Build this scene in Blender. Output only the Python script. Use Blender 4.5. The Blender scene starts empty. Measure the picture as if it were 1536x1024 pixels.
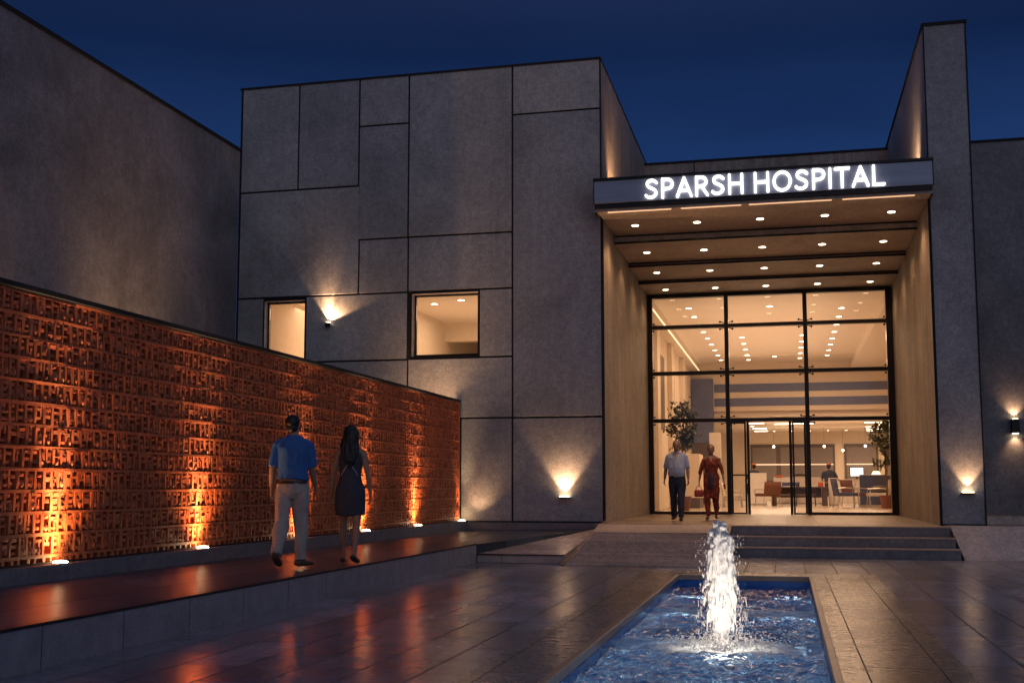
import bpy, bmesh, math, random
from mathutils import Vector, Matrix, noise
R = math.radians
PI = math.pi
random.seed(7)
scene = bpy.context.scene
COL = scene.collection

# ------------------------------------------------------------------ helpers
def tag(o, label=None, cat=None, group=None, kind=None):
    if label: o['label'] = label
    if cat: o['category'] = cat
    if group: o['group'] = group
    if kind: o['kind'] = kind
    return o

def empty(name, loc=(0, 0, 0), rz=0.0, **k):
    o = bpy.data.objects.new(name, None)
    COL.objects.link(o)
    o.location = loc
    o.rotation_euler = (0, 0, rz)
    o.empty_display_size = 0.1
    return tag(o, **k)

def obj(name, bm, mat, parent=None, smooth=False, **k):
    me = bpy.data.meshes.new(name)
    if isinstance(bm, bpy.types.Mesh):
        me = bm
    else:
        bm.normal_update()
        bm.to_mesh(me)
        bm.free()
    me.materials.clear()
    for m in (mat if isinstance(mat, (list, tuple)) else [mat]):
        me.materials.append(m)
    if smooth:
        for p in me.polygons: p.use_smooth = True
    o = bpy.data.objects.new(name, me)
    COL.objects.link(o)
    if parent: o.parent = parent
    return tag(o, **k)

def NB(): return bmesh.new()

class Lists:
    """quick mesh made from plain lists (thousands of small pieces)"""
    def __init__(self): self.v = []; self.f = []
    def box(self, x0, x1, y0, y1, z0, z1, jit=0.0):
        J = random.uniform; n = len(self.v)
        for z in (z0, z1):
            for y in (y0, y1):
                for x in (x0, x1): self.v.append((x + J(-jit, jit), y + J(-jit, jit), z + J(-jit, jit)))
        for f in ((0, 2, 3, 1), (4, 5, 7, 6), (0, 1, 5, 4), (2, 6, 7, 3), (0, 4, 6, 2), (1, 3, 7, 5)): self.f.append(tuple(n + i for i in f))
    def blob(self, c, r, seg=6, rings=4, jit=0.0):
        n = len(self.v); cx, cy, cz = c; rx, ry, rz = r
        self.v.append((cx, cy, cz - rz))
        for j in range(1, rings):
            a = -PI / 2 + PI * j / rings
            for i in range(seg):
                b = 2 * PI * i / seg; k = 1 + random.uniform(-jit, jit)
                self.v.append((cx + rx * k * math.cos(a) * math.cos(b), cy + ry * k * math.cos(a) * math.sin(b), cz + rz * k * math.sin(a)))
        self.v.append((cx, cy, cz + rz)); t = len(self.v) - 1
        for i in range(seg):
            self.f.append((n, n + 1 + (i + 1) % seg, n + 1 + i))
            self.f.append((t, t - seg + i, t - seg + (i + 1) % seg))
        for j in range(rings - 2):
            for i in range(seg):
                a = n + 1 + j * seg + i; b = n + 1 + j * seg + (i + 1) % seg
                self.f.append((a, b, b + seg, a + seg))
    def mesh(self, name='m'):
        me = bpy.data.meshes.new(name); me.from_pydata(self.v, [], self.f); me.update(); return me


def box(bm, x0, x1, y0, y1, z0, z1, mi=0, jit=0.0):
    if x0 > x1: x0, x1 = x1, x0
    if y0 > y1: y0, y1 = y1, y0
    if z0 > z1: z0, z1 = z1, z0
    J = (lambda: random.uniform(-jit, jit)) if jit else (lambda: 0.0)
    v = [bm.verts.new((x + J(), y + J(), z + J())) for z in (z0, z1) for y in (y0, y1) for x in (x0, x1)]
    for f in ((0, 2, 3, 1), (4, 5, 7, 6), (0, 1, 5, 4), (2, 6, 7, 3), (0, 4, 6, 2), (1, 3, 7, 5)):
        fc = bm.faces.new([v[i] for i in f]); fc.material_index = mi
    return v

def bbox(bm, *a, bev=0.01, seg=2, mi=0):
    t = NB(); box(t, *a)
    bmesh.ops.bevel(t, geom=t.edges[:], offset=bev, segments=seg, affect='EDGES', profile=0.5)
    me = bpy.data.meshes.new('tmp'); t.to_mesh(me); t.free()
    n = len(bm.faces); bm.from_mesh(me); bpy.data.meshes.remove(me)
    bm.faces.ensure_lookup_table()
    for f in bm.faces[n:]: f.material_index = mi

def poly(bm, pts, mi=0):
    f = bm.faces.new([bm.verts.new(p) for p in pts]); f.material_index = mi
    return f

def solid(bm, top, zb):
    """closed prism from a top polygon (counter-clockwise, any heights) down to zb"""
    t = [bm.verts.new(p) for p in top]
    b = [bm.verts.new((p[0], p[1], zb)) for p in top]
    n = len(top)
    bm.faces.new(t); bm.faces.new(b[::-1])
    for i in range(n):
        j = (i + 1) % n
        bm.faces.new([t[i], b[i], b[j], t[j]])

def tube(bm, pts, rad, n=10, up=None, cap=True, round_cap=False):
    """tube through points; rad = list of r or (ra, rb) with ra along the side axis and rb along the other"""
    pts = [Vector(p) for p in pts]
    m = len(pts)
    if not isinstance(rad, (list,)): rad = [rad] * m
    rad = [(r, r) if not isinstance(r, (tuple, list)) else r for r in rad]
    if round_cap:
        d0 = (pts[0] - pts[1]).normalized(); d1 = (pts[-1] - pts[-2]).normalized()
        P = []; Q = []
        for t in (0.92, 0.6):
            s = math.sqrt(1 - t * t); r = rad[0]
            P.append(pts[0] + d0 * min(r) * t); Q.append((r[0] * s, r[1] * s))
        P += pts; Q += rad
        for t in (0.6, 0.92):
            s = math.sqrt(1 - t * t); r = rad[-1]
            P.append(pts[-1] + d1 * min(r) * t); Q.append((r[0] * s, r[1] * s))
        pts, rad = P, Q; m = len(pts)
    rings = []
    ref = Vector(up) if up else None
    prev = None
    for i in range(m):
        a = pts[max(i - 1, 0)]; b = pts[min(i + 1, m - 1)]
        t = (b - a).normalized()
        if ref is not None: s = ref - t * ref.dot(t)
        elif prev is not None: s = prev - t * prev.dot(t)
        else:
            s = Vector((1, 0, 0)) if abs(t.x) < 0.9 else Vector((0, 1, 0)); s = s - t * s.dot(t)
        s.normalize(); prev = s
        w = t.cross(s)
        ra, rb = rad[i]
        rings.append([bm.verts.new(pts[i] + s * ra * math.cos(2 * PI * k / n) + w * rb * math.sin(2 * PI * k / n)) for k in range(n)])
    for i in range(m - 1):
        for k in range(n):
            j = (k + 1) % n
            bm.faces.new([rings[i][k], rings[i][j], rings[i + 1][j], rings[i + 1][k]])
    if cap:
        bm.faces.new(rings[0][::-1]); bm.faces.new(rings[-1])

def ball(bm, c, r, seg=12, rot=None):
    """ellipsoid"""
    if not isinstance(r, (tuple, list)): r = (r, r, r)
    M = Matrix.Translation(Vector(c))
    if rot: M = M @ rot
    M = M @ Matrix.Diagonal((r[0], r[1], r[2], 1))
    bmesh.ops.create_uvsphere(bm, u_segments=seg, v_segments=max(6, seg * 2 // 3), radius=1, matrix=M)

def disc(bm, c, r, n=20, h=0.0, mi=0):
    v = [bm.verts.new((c[0] + r * math.cos(2 * PI * k / n), c[1] + r * math.sin(2 * PI * k / n), c[2])) for k in range(n)]
    f = bm.faces.new(v); f.material_index = mi
    if h:
        w = [bm.verts.new((p.co.x, p.co.y, p.co.z + h)) for p in v]
        bm.faces.new(w[::-1]).material_index = mi
        for k in range(n):
            j = (k + 1) % n
            bm.faces.new([v[k], w[k], w[j], v[j]]).material_index = mi

def remesh(bm, voxel, smooth=4, fold=None):
    """fuse the overlapping pieces of bm into one continuous surface"""
    me = bpy.data.meshes.new('t'); bm.normal_update(); bm.to_mesh(me); bm.free()
    o = bpy.data.objects.new('t', me); COL.objects.link(o)
    m = o.modifiers.new('r', 'REMESH'); m.mode = 'VOXEL'; m.voxel_size = voxel
    if smooth:
        s = o.modifiers.new('s', 'SMOOTH'); s.factor = 0.5; s.iterations = smooth
    dg = bpy.context.evaluated_depsgraph_get()
    out = bpy.data.meshes.new_from_object(o.evaluated_get(dg))
    bpy.data.objects.remove(o); bpy.data.meshes.remove(me)
    if fold:
        out.update()
        nn = [v.normal.copy() for v in out.vertices]
        for v, nr in zip(out.vertices, nn): v.co += nr * fold(v.co)
    for p in out.polygons: p.use_smooth = True
    return out

# ------------------------------------------------------------------ materials
def mat_new(name):
    m = bpy.data.materials.new(name); m.use_nodes = True
    nt = m.node_tree
    b = nt.nodes['Principled BSDF']
    return m, nt, b

def N(nt, t, **k):
    n = nt.nodes.new(t)
    for a, v in k.items():
        if a in n.inputs.keys() if hasattr(n.inputs, 'keys') else False: n.inputs[a].default_value = v
        else: setattr(n, a, v)
    return n

def ramp(nt, src, stops, interp='LINEAR'):
    r = nt.nodes.new('ShaderNodeValToRGB'); r.color_ramp.interpolation = interp
    e = r.color_ramp.elements
    while len(e) < len(stops): e.new(0.5)
    for el, (p, c) in zip(e, stops):
        el.position = p; el.color = (c[0], c[1], c[2], 1) if isinstance(c, (tuple, list)) else (c, c, c, 1)
    nt.links.new(src, r.inputs['Fac'])
    return r.outputs['Color']

def coords(nt, scale=(1, 1, 1), rot=(0, 0, 0), out='Object', loc=(0, 0, 0)):
    tc = nt.nodes.new('ShaderNodeTexCoord'); mp = nt.nodes.new('ShaderNodeMapping')
    mp.inputs['Scale'].default_value = scale; mp.inputs['Rotation'].default_value = rot; mp.inputs['Location'].default_value = loc
    nt.links.new(tc.outputs[out], mp.inputs['Vector'])
    return mp.outputs['Vector']

def noise_t(nt, vec, scale, detail=6, rough=0.6, dist=0.0):
    n = nt.nodes.new('ShaderNodeTexNoise')
    n.inputs['Scale'].default_value = scale; n.inputs['Detail'].default_value = detail
    n.inputs['Roughness'].default_value = rough; n.inputs['Distortion'].default_value = dist
    nt.links.new(vec, n.inputs['Vector'])
    return n.outputs['Fac']

def mixc(nt, fac, a, b, mode='MIX'):
    m = nt.nodes.new('ShaderNodeMix'); m.data_type = 'RGBA'; m.blend_type = mode
    for s, v in ((m.inputs[0], fac), (m.inputs[6], a), (m.inputs[7], b)):
        if isinstance(v, (int, float)): s.default_value = v
        elif isinstance(v, (tuple, list)): s.default_value = (v[0], v[1], v[2], 1)
        else: nt.links.new(v, s)
    return m.outputs[2]

def math_n(nt, op, a, b=0.0):
    m = nt.nodes.new('ShaderNodeMath'); m.operation = op
    for s, v in ((m.inputs[0], a), (m.inputs[1], b)):
        if isinstance(v, (int, float)): s.default_value = v
        else: nt.links.new(v, s)
    return m.outputs[0]

def bump(nt, b, h, strength=0.3, dist=0.01, normal=None):
    n = nt.nodes.new('ShaderNodeBump'); n.inputs['Strength'].default_value = strength; n.inputs['Distance'].default_value = dist
    nt.links.new(h, n.inputs['Height'])
    nt.links.new(n.outputs['Normal'], b.inputs['Normal'])
    return n

def plain(name, col, rough=0.6, metal=0.0, spec=0.5, var=0.12, vscale=8.0):
    m, nt, b = mat_new(name)
    v = coords(nt)
    f = noise_t(nt, v, vscale, 5)
    lo = tuple(c * (1 - var) for c in col); hi = tuple(min(1, c * (1 + var)) for c in col)
    nt.links.new(ramp(nt, f, [(0.3, lo), (0.7, hi)]), b.inputs['Base Color'])
    b.inputs['Roughness'].default_value = rough; b.inputs['Metallic'].default_value = metal
    b.inputs['Specular IOR Level'].default_value = spec
    return m

def emis(name, col, strength):
    m, nt, b = mat_new(name)
    b.inputs['Base Color'].default_value = (0.8, 0.8, 0.8, 1)
    b.inputs['Emission Color'].default_value = (*col, 1)
    b.inputs['Emission Strength'].default_value = strength
    return m

def concrete(name, base, streak=0.35, var=0.35, rough=0.75, fine=60):
    m, nt, b = mat_new(name)
    v = coords(nt)
    big = noise_t(nt, v, 0.55, 7, 0.62, 0.6)
    mid = noise_t(nt, v, 7.5, 9, 0.78)
    fin = noise_t(nt, v, fine * 0.4, 5, 0.75)
    vs = coords(nt, (4.5, 4.5, 0.22))
    st = noise_t(nt, vs, 1.6, 6, 0.65)
    lo = tuple(c * (1 - var) for c in base); hi = tuple(c * (1 + var) for c in base)
    c = ramp(nt, big, [(0.34, lo), (0.66, hi)])
    c = mixc(nt, 0.7, c, ramp(nt, mid, [(0.34, (0.50, 0.50, 0.51)), (0.66, (1.05, 1.05, 1.05))]), 'MULTIPLY')
    c = mixc(nt, streak, c, ramp(nt, st, [(0.32, (0.4, 0.4, 0.42)), (0.66, (1.08, 1.06, 1.04))]), 'MULTIPLY')
    c = mixc(nt, 0.75, c, ramp(nt, fin, [(0.30, (0.62, 0.62, 0.62)), (0.70, (1.32, 1.32, 1.32))]), 'MULTIPLY')
    ge = nt.nodes.new('ShaderNodeNewGeometry')
    c = mixc(nt, 1.0, c, ramp(nt, ge.outputs['Random Per Island'], [(0.0, (0.86, 0.87, 0.90)), (1.0, (1.12, 1.10, 1.07))]), 'MULTIPLY')
    nt.links.new(c, b.inputs['Base Color'])
    nt.links.new(ramp(nt, mid, [(0.2, rough - 0.12), (0.8, rough + 0.12)]), b.inputs['Roughness'])
    h = math_n(nt, 'ADD', math_n(nt, 'MULTIPLY', mid, 0.6), math_n(nt, 'MULTIPLY', fin, 0.5))
    bump(nt, b, h, 0.35, 0.012)
    b.inputs['Specular IOR Level'].default_value = 0.3
    return m

M = {}
M['concrete'] = concrete('concrete', (0.415, 0.40, 0.40), streak=0.12, var=0.22)
M['concrete_side'] = concrete('concrete_side', (0.50, 0.42, 0.36), streak=0.6, var=0.2)
M['concrete_dark'] = concrete('concrete_dark', (0.27, 0.255, 0.265), streak=0.15, var=0.28)
M['stone'] = concrete('stone', (0.26, 0.245, 0.25), streak=0.15, var=0.2, rough=0.55, fine=90)
M['stone_light'] = concrete('stone_light', (0.74, 0.62, 0.53), streak=0.1, var=0.15, rough=0.5)
M['soffit'] = concrete('soffit', (0.62, 0.51, 0.42), streak=0.1, var=0.2, rough=0.6)
M['joint'] = plain('joint', (0.012, 0.011, 0.012), 0.8)
M['dark_metal'] = plain('dark_metal', (0.018, 0.015, 0.014), 0.35, 0.4)
M['cream'] = plain('cream', (0.72, 0.62, 0.50), 0.7, var=0.05)
M['ceiling_w'] = plain('ceiling_w', (0.78, 0.69, 0.58), 0.5, var=0.03)
M['band_blue'] = plain('band_blue', (0.12, 0.14, 0.26), 0.55, var=0.08)
M['umber'] = plain('umber', (0.10, 0.07, 0.055), 0.5)
M['hall_floor'] = plain('hall_floor', (0.55, 0.46, 0.37), 0.22, var=0.08, vscale=1.5)
M['white_lam'] = plain('white_lam', (0.70, 0.63, 0.56), 0.45, var=0.05)
M['wood_dark'] = plain('wood_dark', (0.09, 0.05, 0.035), 0.4, var=0.3, vscale=14)
M['fab_blue'] = plain('fab_blue', (0.055, 0.06, 0.11), 0.85)
M['fab_rust'] = plain('fab_rust', (0.13, 0.045, 0.025), 0.85)
M['fab_pale'] = plain('fab_pale', (0.62, 0.55, 0.48), 0.85)
M['steel'] = plain('steel', (0.55, 0.50, 0.45), 0.3, 0.9)
M['blind'] = plain('blind', (0.20, 0.165, 0.15), 0.7)
M['paper'] = plain('paper', (0.8, 0.78, 0.74), 0.7)
WARM = (1.0, 0.56, 0.28)
M['lamp'] = emis('lamp', (1.0, 0.74, 0.44), 14)
M['lamp_int'] = emis('lamp_int', (1.0, 0.80, 0.55), 14)
M['strip'] = emis('strip', (1.0, 0.66, 0.36), 5)
M['rail_glow'] = emis('rail_glow', (1.0, 0.66, 0.40), 0.8)
M['pool_lens'] = emis('pool_lens', (0.6, 0.85, 1.0), 1.0)
M['cove'] = emis('cove', (1.0, 0.68, 0.40), 2.0)
M['edge_glow'] = emis('edge_glow', (1.0, 0.56, 0.28), 0.9)
M['lamp_hot'] = emis('lamp_hot', (1.0, 0.66, 0.34), 60)
M['letters'] = emis('letters', (1.0, 0.93, 0.86), 2.2)
M['screen'] = emis('screen', (0.75, 0.85, 1.0), 2.0)

M['cladding'] = concrete('portal_concrete', (0.43, 0.36, 0.30), streak=0.55, var=0.2, rough=0.7, fine=45)

def terracotta():
    m, nt, b = mat_new('terracotta')
    v = coords(nt)
    f = noise_t(nt, v, 5.0, 6, 0.7); g = noise_t(nt, v, 55, 4)
    c = ramp(nt, f, [(0.25, (0.32, 0.072, 0.028)), (0.5, (0.50, 0.125, 0.046)), (0.78, (0.64, 0.185, 0.07))])
    c = mixc(nt, 0.5, c, ramp(nt, g, [(0.3, (0.6, 0.6, 0.6)), (0.7, (1.15, 1.15, 1.15))]), 'MULTIPLY')
    nt.links.new(c, b.inputs['Base Color']); b.inputs['Roughness'].default_value = 0.55
    bump(nt, b, g, 0.4, 0.006)
    return m
M['terracotta'] = terracotta()
M['hole_shade'] = plain('hole_shade', (0.035, 0.012, 0.008), 0.9, var=0.4, vscale=3)

def paving(name, base, bw, rh, rot, rough=(0.16, 0.42), off=0.5, loc=(0, 0, 0), mortar=0.006, bmp=0.10):
    m, nt, b = mat_new(name)
    v = coords(nt, rot=(0, 0, rot), loc=loc)
    br = nt.nodes.new('ShaderNodeTexBrick')
    br.offset = off; br.squash = 1.0
    br.inputs['Scale'].default_value = 1.0; br.inputs['Mortar Size'].default_value = mortar
    br.inputs['Mortar Smooth'].default_value = 0.1; br.inputs['Brick Width'].default_value = bw; br.inputs['Row Height'].default_value = rh
    br.inputs['Color1'].default_value = (0.62, 0.62, 0.64, 1); br.inputs['Color2'].default_value = (1.30, 1.28, 1.26, 1)
    br.inputs['Mortar'].default_value = (0.22, 0.22, 0.22, 1); br.inputs['Bias'].default_value = 0.0
    nt.links.new(v, br.inputs['Vector'])
    big = noise_t(nt, v, 0.9, 7, 0.65, 0.5); mid = noise_t(nt, v, 9, 6, 0.7); fin = noise_t(nt, v, 120, 3, 0.7)
    c = ramp(nt, big, [(0.3, tuple(x * 0.72 for x in base)), (0.7, tuple(x * 1.28 for x in base))])
    c = mixc(nt, 1.0, c, br.outputs['Color'], 'MULTIPLY')
    c = mixc(nt, 0.6, c, ramp(nt, mid, [(0.3, (0.65, 0.65, 0.66)), (0.7, (1.2, 1.2, 1.2))]), 'MULTIPLY')
    c = mixc(nt, 0.5, c, ramp(nt, fin, [(0.3, (0.6, 0.6, 0.6)), (0.7, (1.35, 1.35, 1.35))]), 'MULTIPLY')
    nt.links.new(c, b.inputs['Base Color'])
    rr = math_n(nt, 'ADD', math_n(nt, 'MULTIPLY', big, 0.5), math_n(nt, 'MULTIPLY', mid, 0.5))
    rg = ramp(nt, rr, [(0.35, rough[0]), (0.65, rough[1])])
    rg = mixc(nt, br.outputs['Fac'], rg, (0.7, 0.7, 0.7))
    nt.links.new(rg, b.inputs['Roughness'])
    h = math_n(nt, 'SUBTRACT', math_n(nt, 'ADD', math_n(nt, 'MULTIPLY', mid, 0.35), math_n(nt, 'MULTIPLY', fin, 0.25)), br.outputs['Fac'])
    bump(nt, b, h, bmp, 0.01)
    b.inputs['Specular IOR Level'].default_value = 0.55
    return m
M['plaza'] = paving('plaza', (0.245, 0.24, 0.275), 1.25, 0.463, R(90), rough=(0.17, 0.28), loc=(0.3, 0.21, 0), mortar=0.010)
M['coping'] = paving('coping', (0.185, 0.160, 0.158), 1.62, 0.52, R(90), rough=(0.22, 0.32), loc=(0.7, 0.0, 0), bmp=0.07)
M['walk'] = paving('walk', (0.060, 0.078, 0.098), 2.2, 0.45, R(90), rough=(0.34, 0.42), off=0.5, mortar=0.004)
M['terrace'] = paving('terrace', (0.60, 0.50, 0.43), 2.4, 0.9, 0, rough=(0.16, 0.3), mortar=0.004)
M['porch'] = paving('porch', (0.24, 0.18, 0.14), 1.2, 0.6, 0, rough=(0.3, 0.5), mortar=0.005)
M['walk'].node_tree.nodes['Principled BSDF'].inputs['Specular IOR Level'].default_value = 0.2
M['kerb'] = paving('kerb', (0.115, 0.105, 0.12), 1.05, 2.0, 0, rough=(0.4, 0.6), off=0.0, mortar=0.006)

def kerb_mat():
    m, nt, b = mat_new('kerb_stone')
    tc = nt.nodes.new('ShaderNodeTexCoord'); sp = nt.nodes.new('ShaderNodeSeparateXYZ'); nt.links.new(tc.outputs['Object'], sp.inputs[0])
    fy = math_n(nt, 'FRACT', math_n(nt, 'DIVIDE', sp.outputs['Y'], 1.05))
    j = math_n(nt, 'LESS_THAN', fy, 0.010)
    v = coords(nt)
    mid = noise_t(nt, v, 5, 7, 0.7); fin = noise_t(nt, v, 90, 3, 0.7)
    c = ramp(nt, mid, [(0.3, (0.21, 0.20, 0.225)), (0.7, (0.34, 0.325, 0.35))])
    c = mixc(nt, 0.6, c, ramp(nt, fin, [(0.3, (0.6, 0.6, 0.6)), (0.7, (1.3, 1.3, 1.3))]), 'MULTIPLY')
    c = mixc(nt, j, c, (0.02, 0.02, 0.022))
    nt.links.new(c, b.inputs['Base Color']); b.inputs['Roughness'].default_value = 0.55
    bump(nt, b, fin, 0.3, 0.006)
    return m
M['kerb'] = kerb_mat()

def glass_mat(name, tint=(0.93, 0.90, 0.86)):
    m, nt, b = mat_new(name)
    nt.nodes.remove(b)
    out = nt.nodes['Material Output']
    tr = nt.nodes.new('ShaderNodeBsdfTransparent'); tr.inputs['Color'].default_value = (*tint, 1)
    gl = nt.nodes.new('ShaderNodeBsdfGlossy'); gl.inputs['Roughness'].default_value = 0.02
    fr = nt.nodes.new('ShaderNodeFresnel'); fr.inputs['IOR'].default_value = 1.5
    mx = nt.nodes.new('ShaderNodeMixShader')
    nt.links.new(fr.outputs[0], mx.inputs[0]); nt.links.new(tr.outputs[0], mx.inputs[1]); nt.links.new(gl.outputs[0], mx.inputs[2])
    nt.links.new(mx.outputs[0], out.inputs['Surface'])
    return m
M['glass'] = glass_mat('glass')

# ------------------------------------------------------------------ camera
cam = bpy.data.cameras.new('camera'); camo = bpy.data.objects.new('camera', cam); COL.objects.link(camo)
EYE = 1.3
camo.location = (0, 0, EYE)
camo.rotation_euler = (R(90) + math.atan(179 / 1709), 0, math.atan(412 / 1718))
cam.sensor_width = 36; cam.lens = 36 * 1709 / 1536
cam.shift_y = 39 / 1536
cam.clip_start = 0.1; cam.clip_end = 2000
scene.camera = camo
scene.view_settings.view_transform = 'Standard'; scene.view_settings.look = 'None'
scene.view_settings.exposure = 0.0; scene.view_settings.gamma = 1.0; scene.view_settings.use_curve_mapping = False
scene.render.engine = 'CYCLES'
scene.cycles.use_denoising = True
scene.cycles.max_bounces = 8; scene.cycles.diffuse_bounces = 4; scene.cycles.glossy_bounces = 4; scene.cycles.transparent_max_bounces = 12
scene.cycles.sample_clamp_indirect = 6.0

# ------------------------------------------------------------------ world: dusk sky
w = bpy.data.worlds.new('World'); scene.world = w; w.use_nodes = True
nt = w.node_tree; bg = nt.nodes['Background']
tc = nt.nodes.new('ShaderNodeTexCoord'); sp = nt.nodes.new('ShaderNodeSeparateXYZ')
nt.links.new(tc.outputs['Generated'], sp.inputs[0])
zz = math_n(nt, 'ADD', sp.outputs['Z'], 0.0)
east = ramp(nt, zz, [(0.0, (0.042, 0.112, 0.33)), (0.10, (0.032, 0.092, 0.285)), (0.22, (0.0150, 0.048, 0.170)), (0.36, (0.0055, 0.0165, 0.064)), (0.6, (0.026, 0.038, 0.098)), (1.0, (0.050, 0.066, 0.145))])
# the afterglow stands in the west, behind the photographer
west = ramp(nt, zz, [(0.0, (0.135, 0.135, 0.18)), (0.2, (0.11, 0.125, 0.20)), (0.5, (0.075, 0.10, 0.19)), (0.9, (0.050, 0.066, 0.145))])
wy = nt.nodes.new('ShaderNodeMapRange'); wy.interpolation_type = 'SMOOTHSTEP'
wy.inputs['From Min'].default_value = 0.05; wy.inputs['From Max'].default_value = 0.75
nt.links.new(math_n(nt, 'MULTIPLY', sp.outputs['Y'], -1.0), wy.inputs['Value'])
cl = noise_t(nt, coords(nt, (1.2, 1.2, 5.0), out='Generated'), 1.6, 5, 0.55)
east = mixc(nt, 0.55, east, ramp(nt, cl, [(0.35, (0.66, 0.68, 0.72)), (0.7, (1.35, 1.30, 1.24))]), 'MULTIPLY')
nt.links.new(mixc(nt, wy.outputs[0], east, west), bg.inputs['Color'])
bg.inputs['Strength'].default_value = 1.0

sun = bpy.data.lights.new('sun', 'SUN'); sun.energy = 0.20; sun.angle = R(70); sun.color = (0.88, 0.86, 0.90)
so = bpy.data.objects.new('sun', sun); COL.objects.link(so); so.rotation_euler = (R(66), 0, R(42))

def spot(loc, target, power, cone, blend=0.6, color=WARM, size=0.03, parent=None):
    l = bpy.data.lights.new('spot_light', 'SPOT'); l.energy = power; l.spot_size = R(cone); l.spot_blend = blend
    l.color = color; l.shadow_soft_size = size
    o = bpy.data.objects.new('spot_light', l); COL.objects.link(o)
    d = Vector(target) - Vector(loc)
    o.rotation_euler = d.to_track_quat('-Z', 'Y').to_euler(); o.location = loc
    if parent:
        o.parent = parent; o.matrix_parent_inverse = parent.matrix_basis.inverted()
    return o

def point(loc, power, color=WARM, size=0.05, parent=None):
    l = bpy.data.lights.new('point_light', 'POINT'); l.energy = power; l.color = color; l.shadow_soft_size = size
    o = bpy.data.objects.new('point_light', l); COL.objects.link(o); o.location = loc
    if parent:
        o.parent = parent; o.matrix_parent_inverse = parent.matrix_basis.inverted()
    return o

def area(loc, target, power, sx, sy, color=WARM):
    l = bpy.data.lights.new('area_light', 'AREA'); l.shape = 'RECTANGLE'; l.size = sx; l.size_y = sy; l.energy = power; l.color = color
    o = bpy.data.objects.new('area_light', l); COL.objects.link(o); o.location = loc
    o.rotation_euler = (Vector(target) - Vector(loc)).to_track_quat('-Z', 'Y').to_euler()
    return o

# ------------------------------------------------------------------ levels
YF = 23.5          # front plane of the hospital
FZ = 0.57          # porch level
XL, XR = -3.68, 2.86   # portal side walls
YG = 31.4          # glass wall

# ------------------------------------------------------------------ setting: ground
PX0, PX1, PY0, PY1 = -1.58, 0.28, 4.2, 17.2   # pool opening
bm = NB()
for a in ((-60, PX0 - 0.06, -20, 120), (PX1 + 0.06, 60, -20, 120), (PX0 - 0.06, PX1 + 0.06, -20, PY0 - 0.06), (PX0 - 0.06, PX1 + 0.06, PY1 + 0.06, 120)):
    poly(bm, [(a[0], a[2], 0), (a[1], a[2], 0), (a[1], a[3], 0), (a[0], a[3], 0)])
for p in [(PX0, -0.008)]: pass
obj('plaza', bm, M['plaza'], kind='structure')
# brown border slabs round the pool
bm = NB()
def sheet(bm, x0, x1, y0, y1, z): poly(bm, [(x0, y0, z), (x1, y0, z), (x1, y1, z), (x0, y1, z)])
sheet(bm, PX0 - 0.62, PX0 - 0.06, 2.0, PY1 + 0.7, 0.004)
sheet(bm, PX1 + 0.06, PX1 + 0.95, 2.0, PY1 + 0.7, 0.004)
sheet(bm, PX0 - 0.06, PX1 + 0.06, PY1 + 0.06, PY1 + 0.7, 0.004)
obj('paving_border', bm, M['coping'], kind='structure')
# pool: coping edge, basin, water
bm = NB()
for a in ((PX0 - 0.06, PX0, PY0, PY1 + 0.06), (PX1, PX1 + 0.06, PY0, PY1 + 0.06), (PX0, PX1, PY1, PY1 + 0.06)):
    bbox(bm, a[0], a[1], a[2], a[3], -0.06, 0.014, bev=0.006)
obj('pool_edge', bm, plain('edge_stone', (0.40, 0.26, 0.17), 0.35), kind='structure')
def pool_tile():
    m, nt, b = mat_new('pool_tile')
    br = nt.nodes.new('ShaderNodeTexBrick'); br.offset = 0
    for k, v in (('Scale', 1.0), ('Mortar Size', 0.004), ('Brick Width', 0.3), ('Row Height', 0.3)): br.inputs[k].default_value = v
    br.inputs['Color1'].default_value = (0.012, 0.10, 0.34, 1); br.inputs['Color2'].default_value = (0.02, 0.14, 0.42, 1); br.inputs['Mortar'].default_value = (0.02, 0.06, 0.20, 1)
    nt.links.new(coords(nt, rot=(R(90), 0, 0)), br.inputs['Vector']); nt.links.new(br.outputs['Color'], b.inputs['Base Color'])
    b.inputs['Roughness'].default_value = 0.25
    return m
M['pool_tile'] = pool_tile()
bm = NB()
box(bm, PX0 - 0.055, PX0 - 0.001, PY0, PY1 + 0.05, -0.9, -0.062)
box(bm, PX1 + 0.001, PX1 + 0.055, PY0, PY1 + 0.05, -0.9, -0.062)
box(bm, PX0, PX1, PY1 + 0.001, PY1 + 0.05, -0.9, -0.062)
box(bm, PX0 - 0.05, PX1 + 0.05, PY0 - 0.05, PY1 + 0.05, -0.95, -0.905)
obj('pool_basin', bm, M['pool_tile'], kind='structure')

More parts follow.
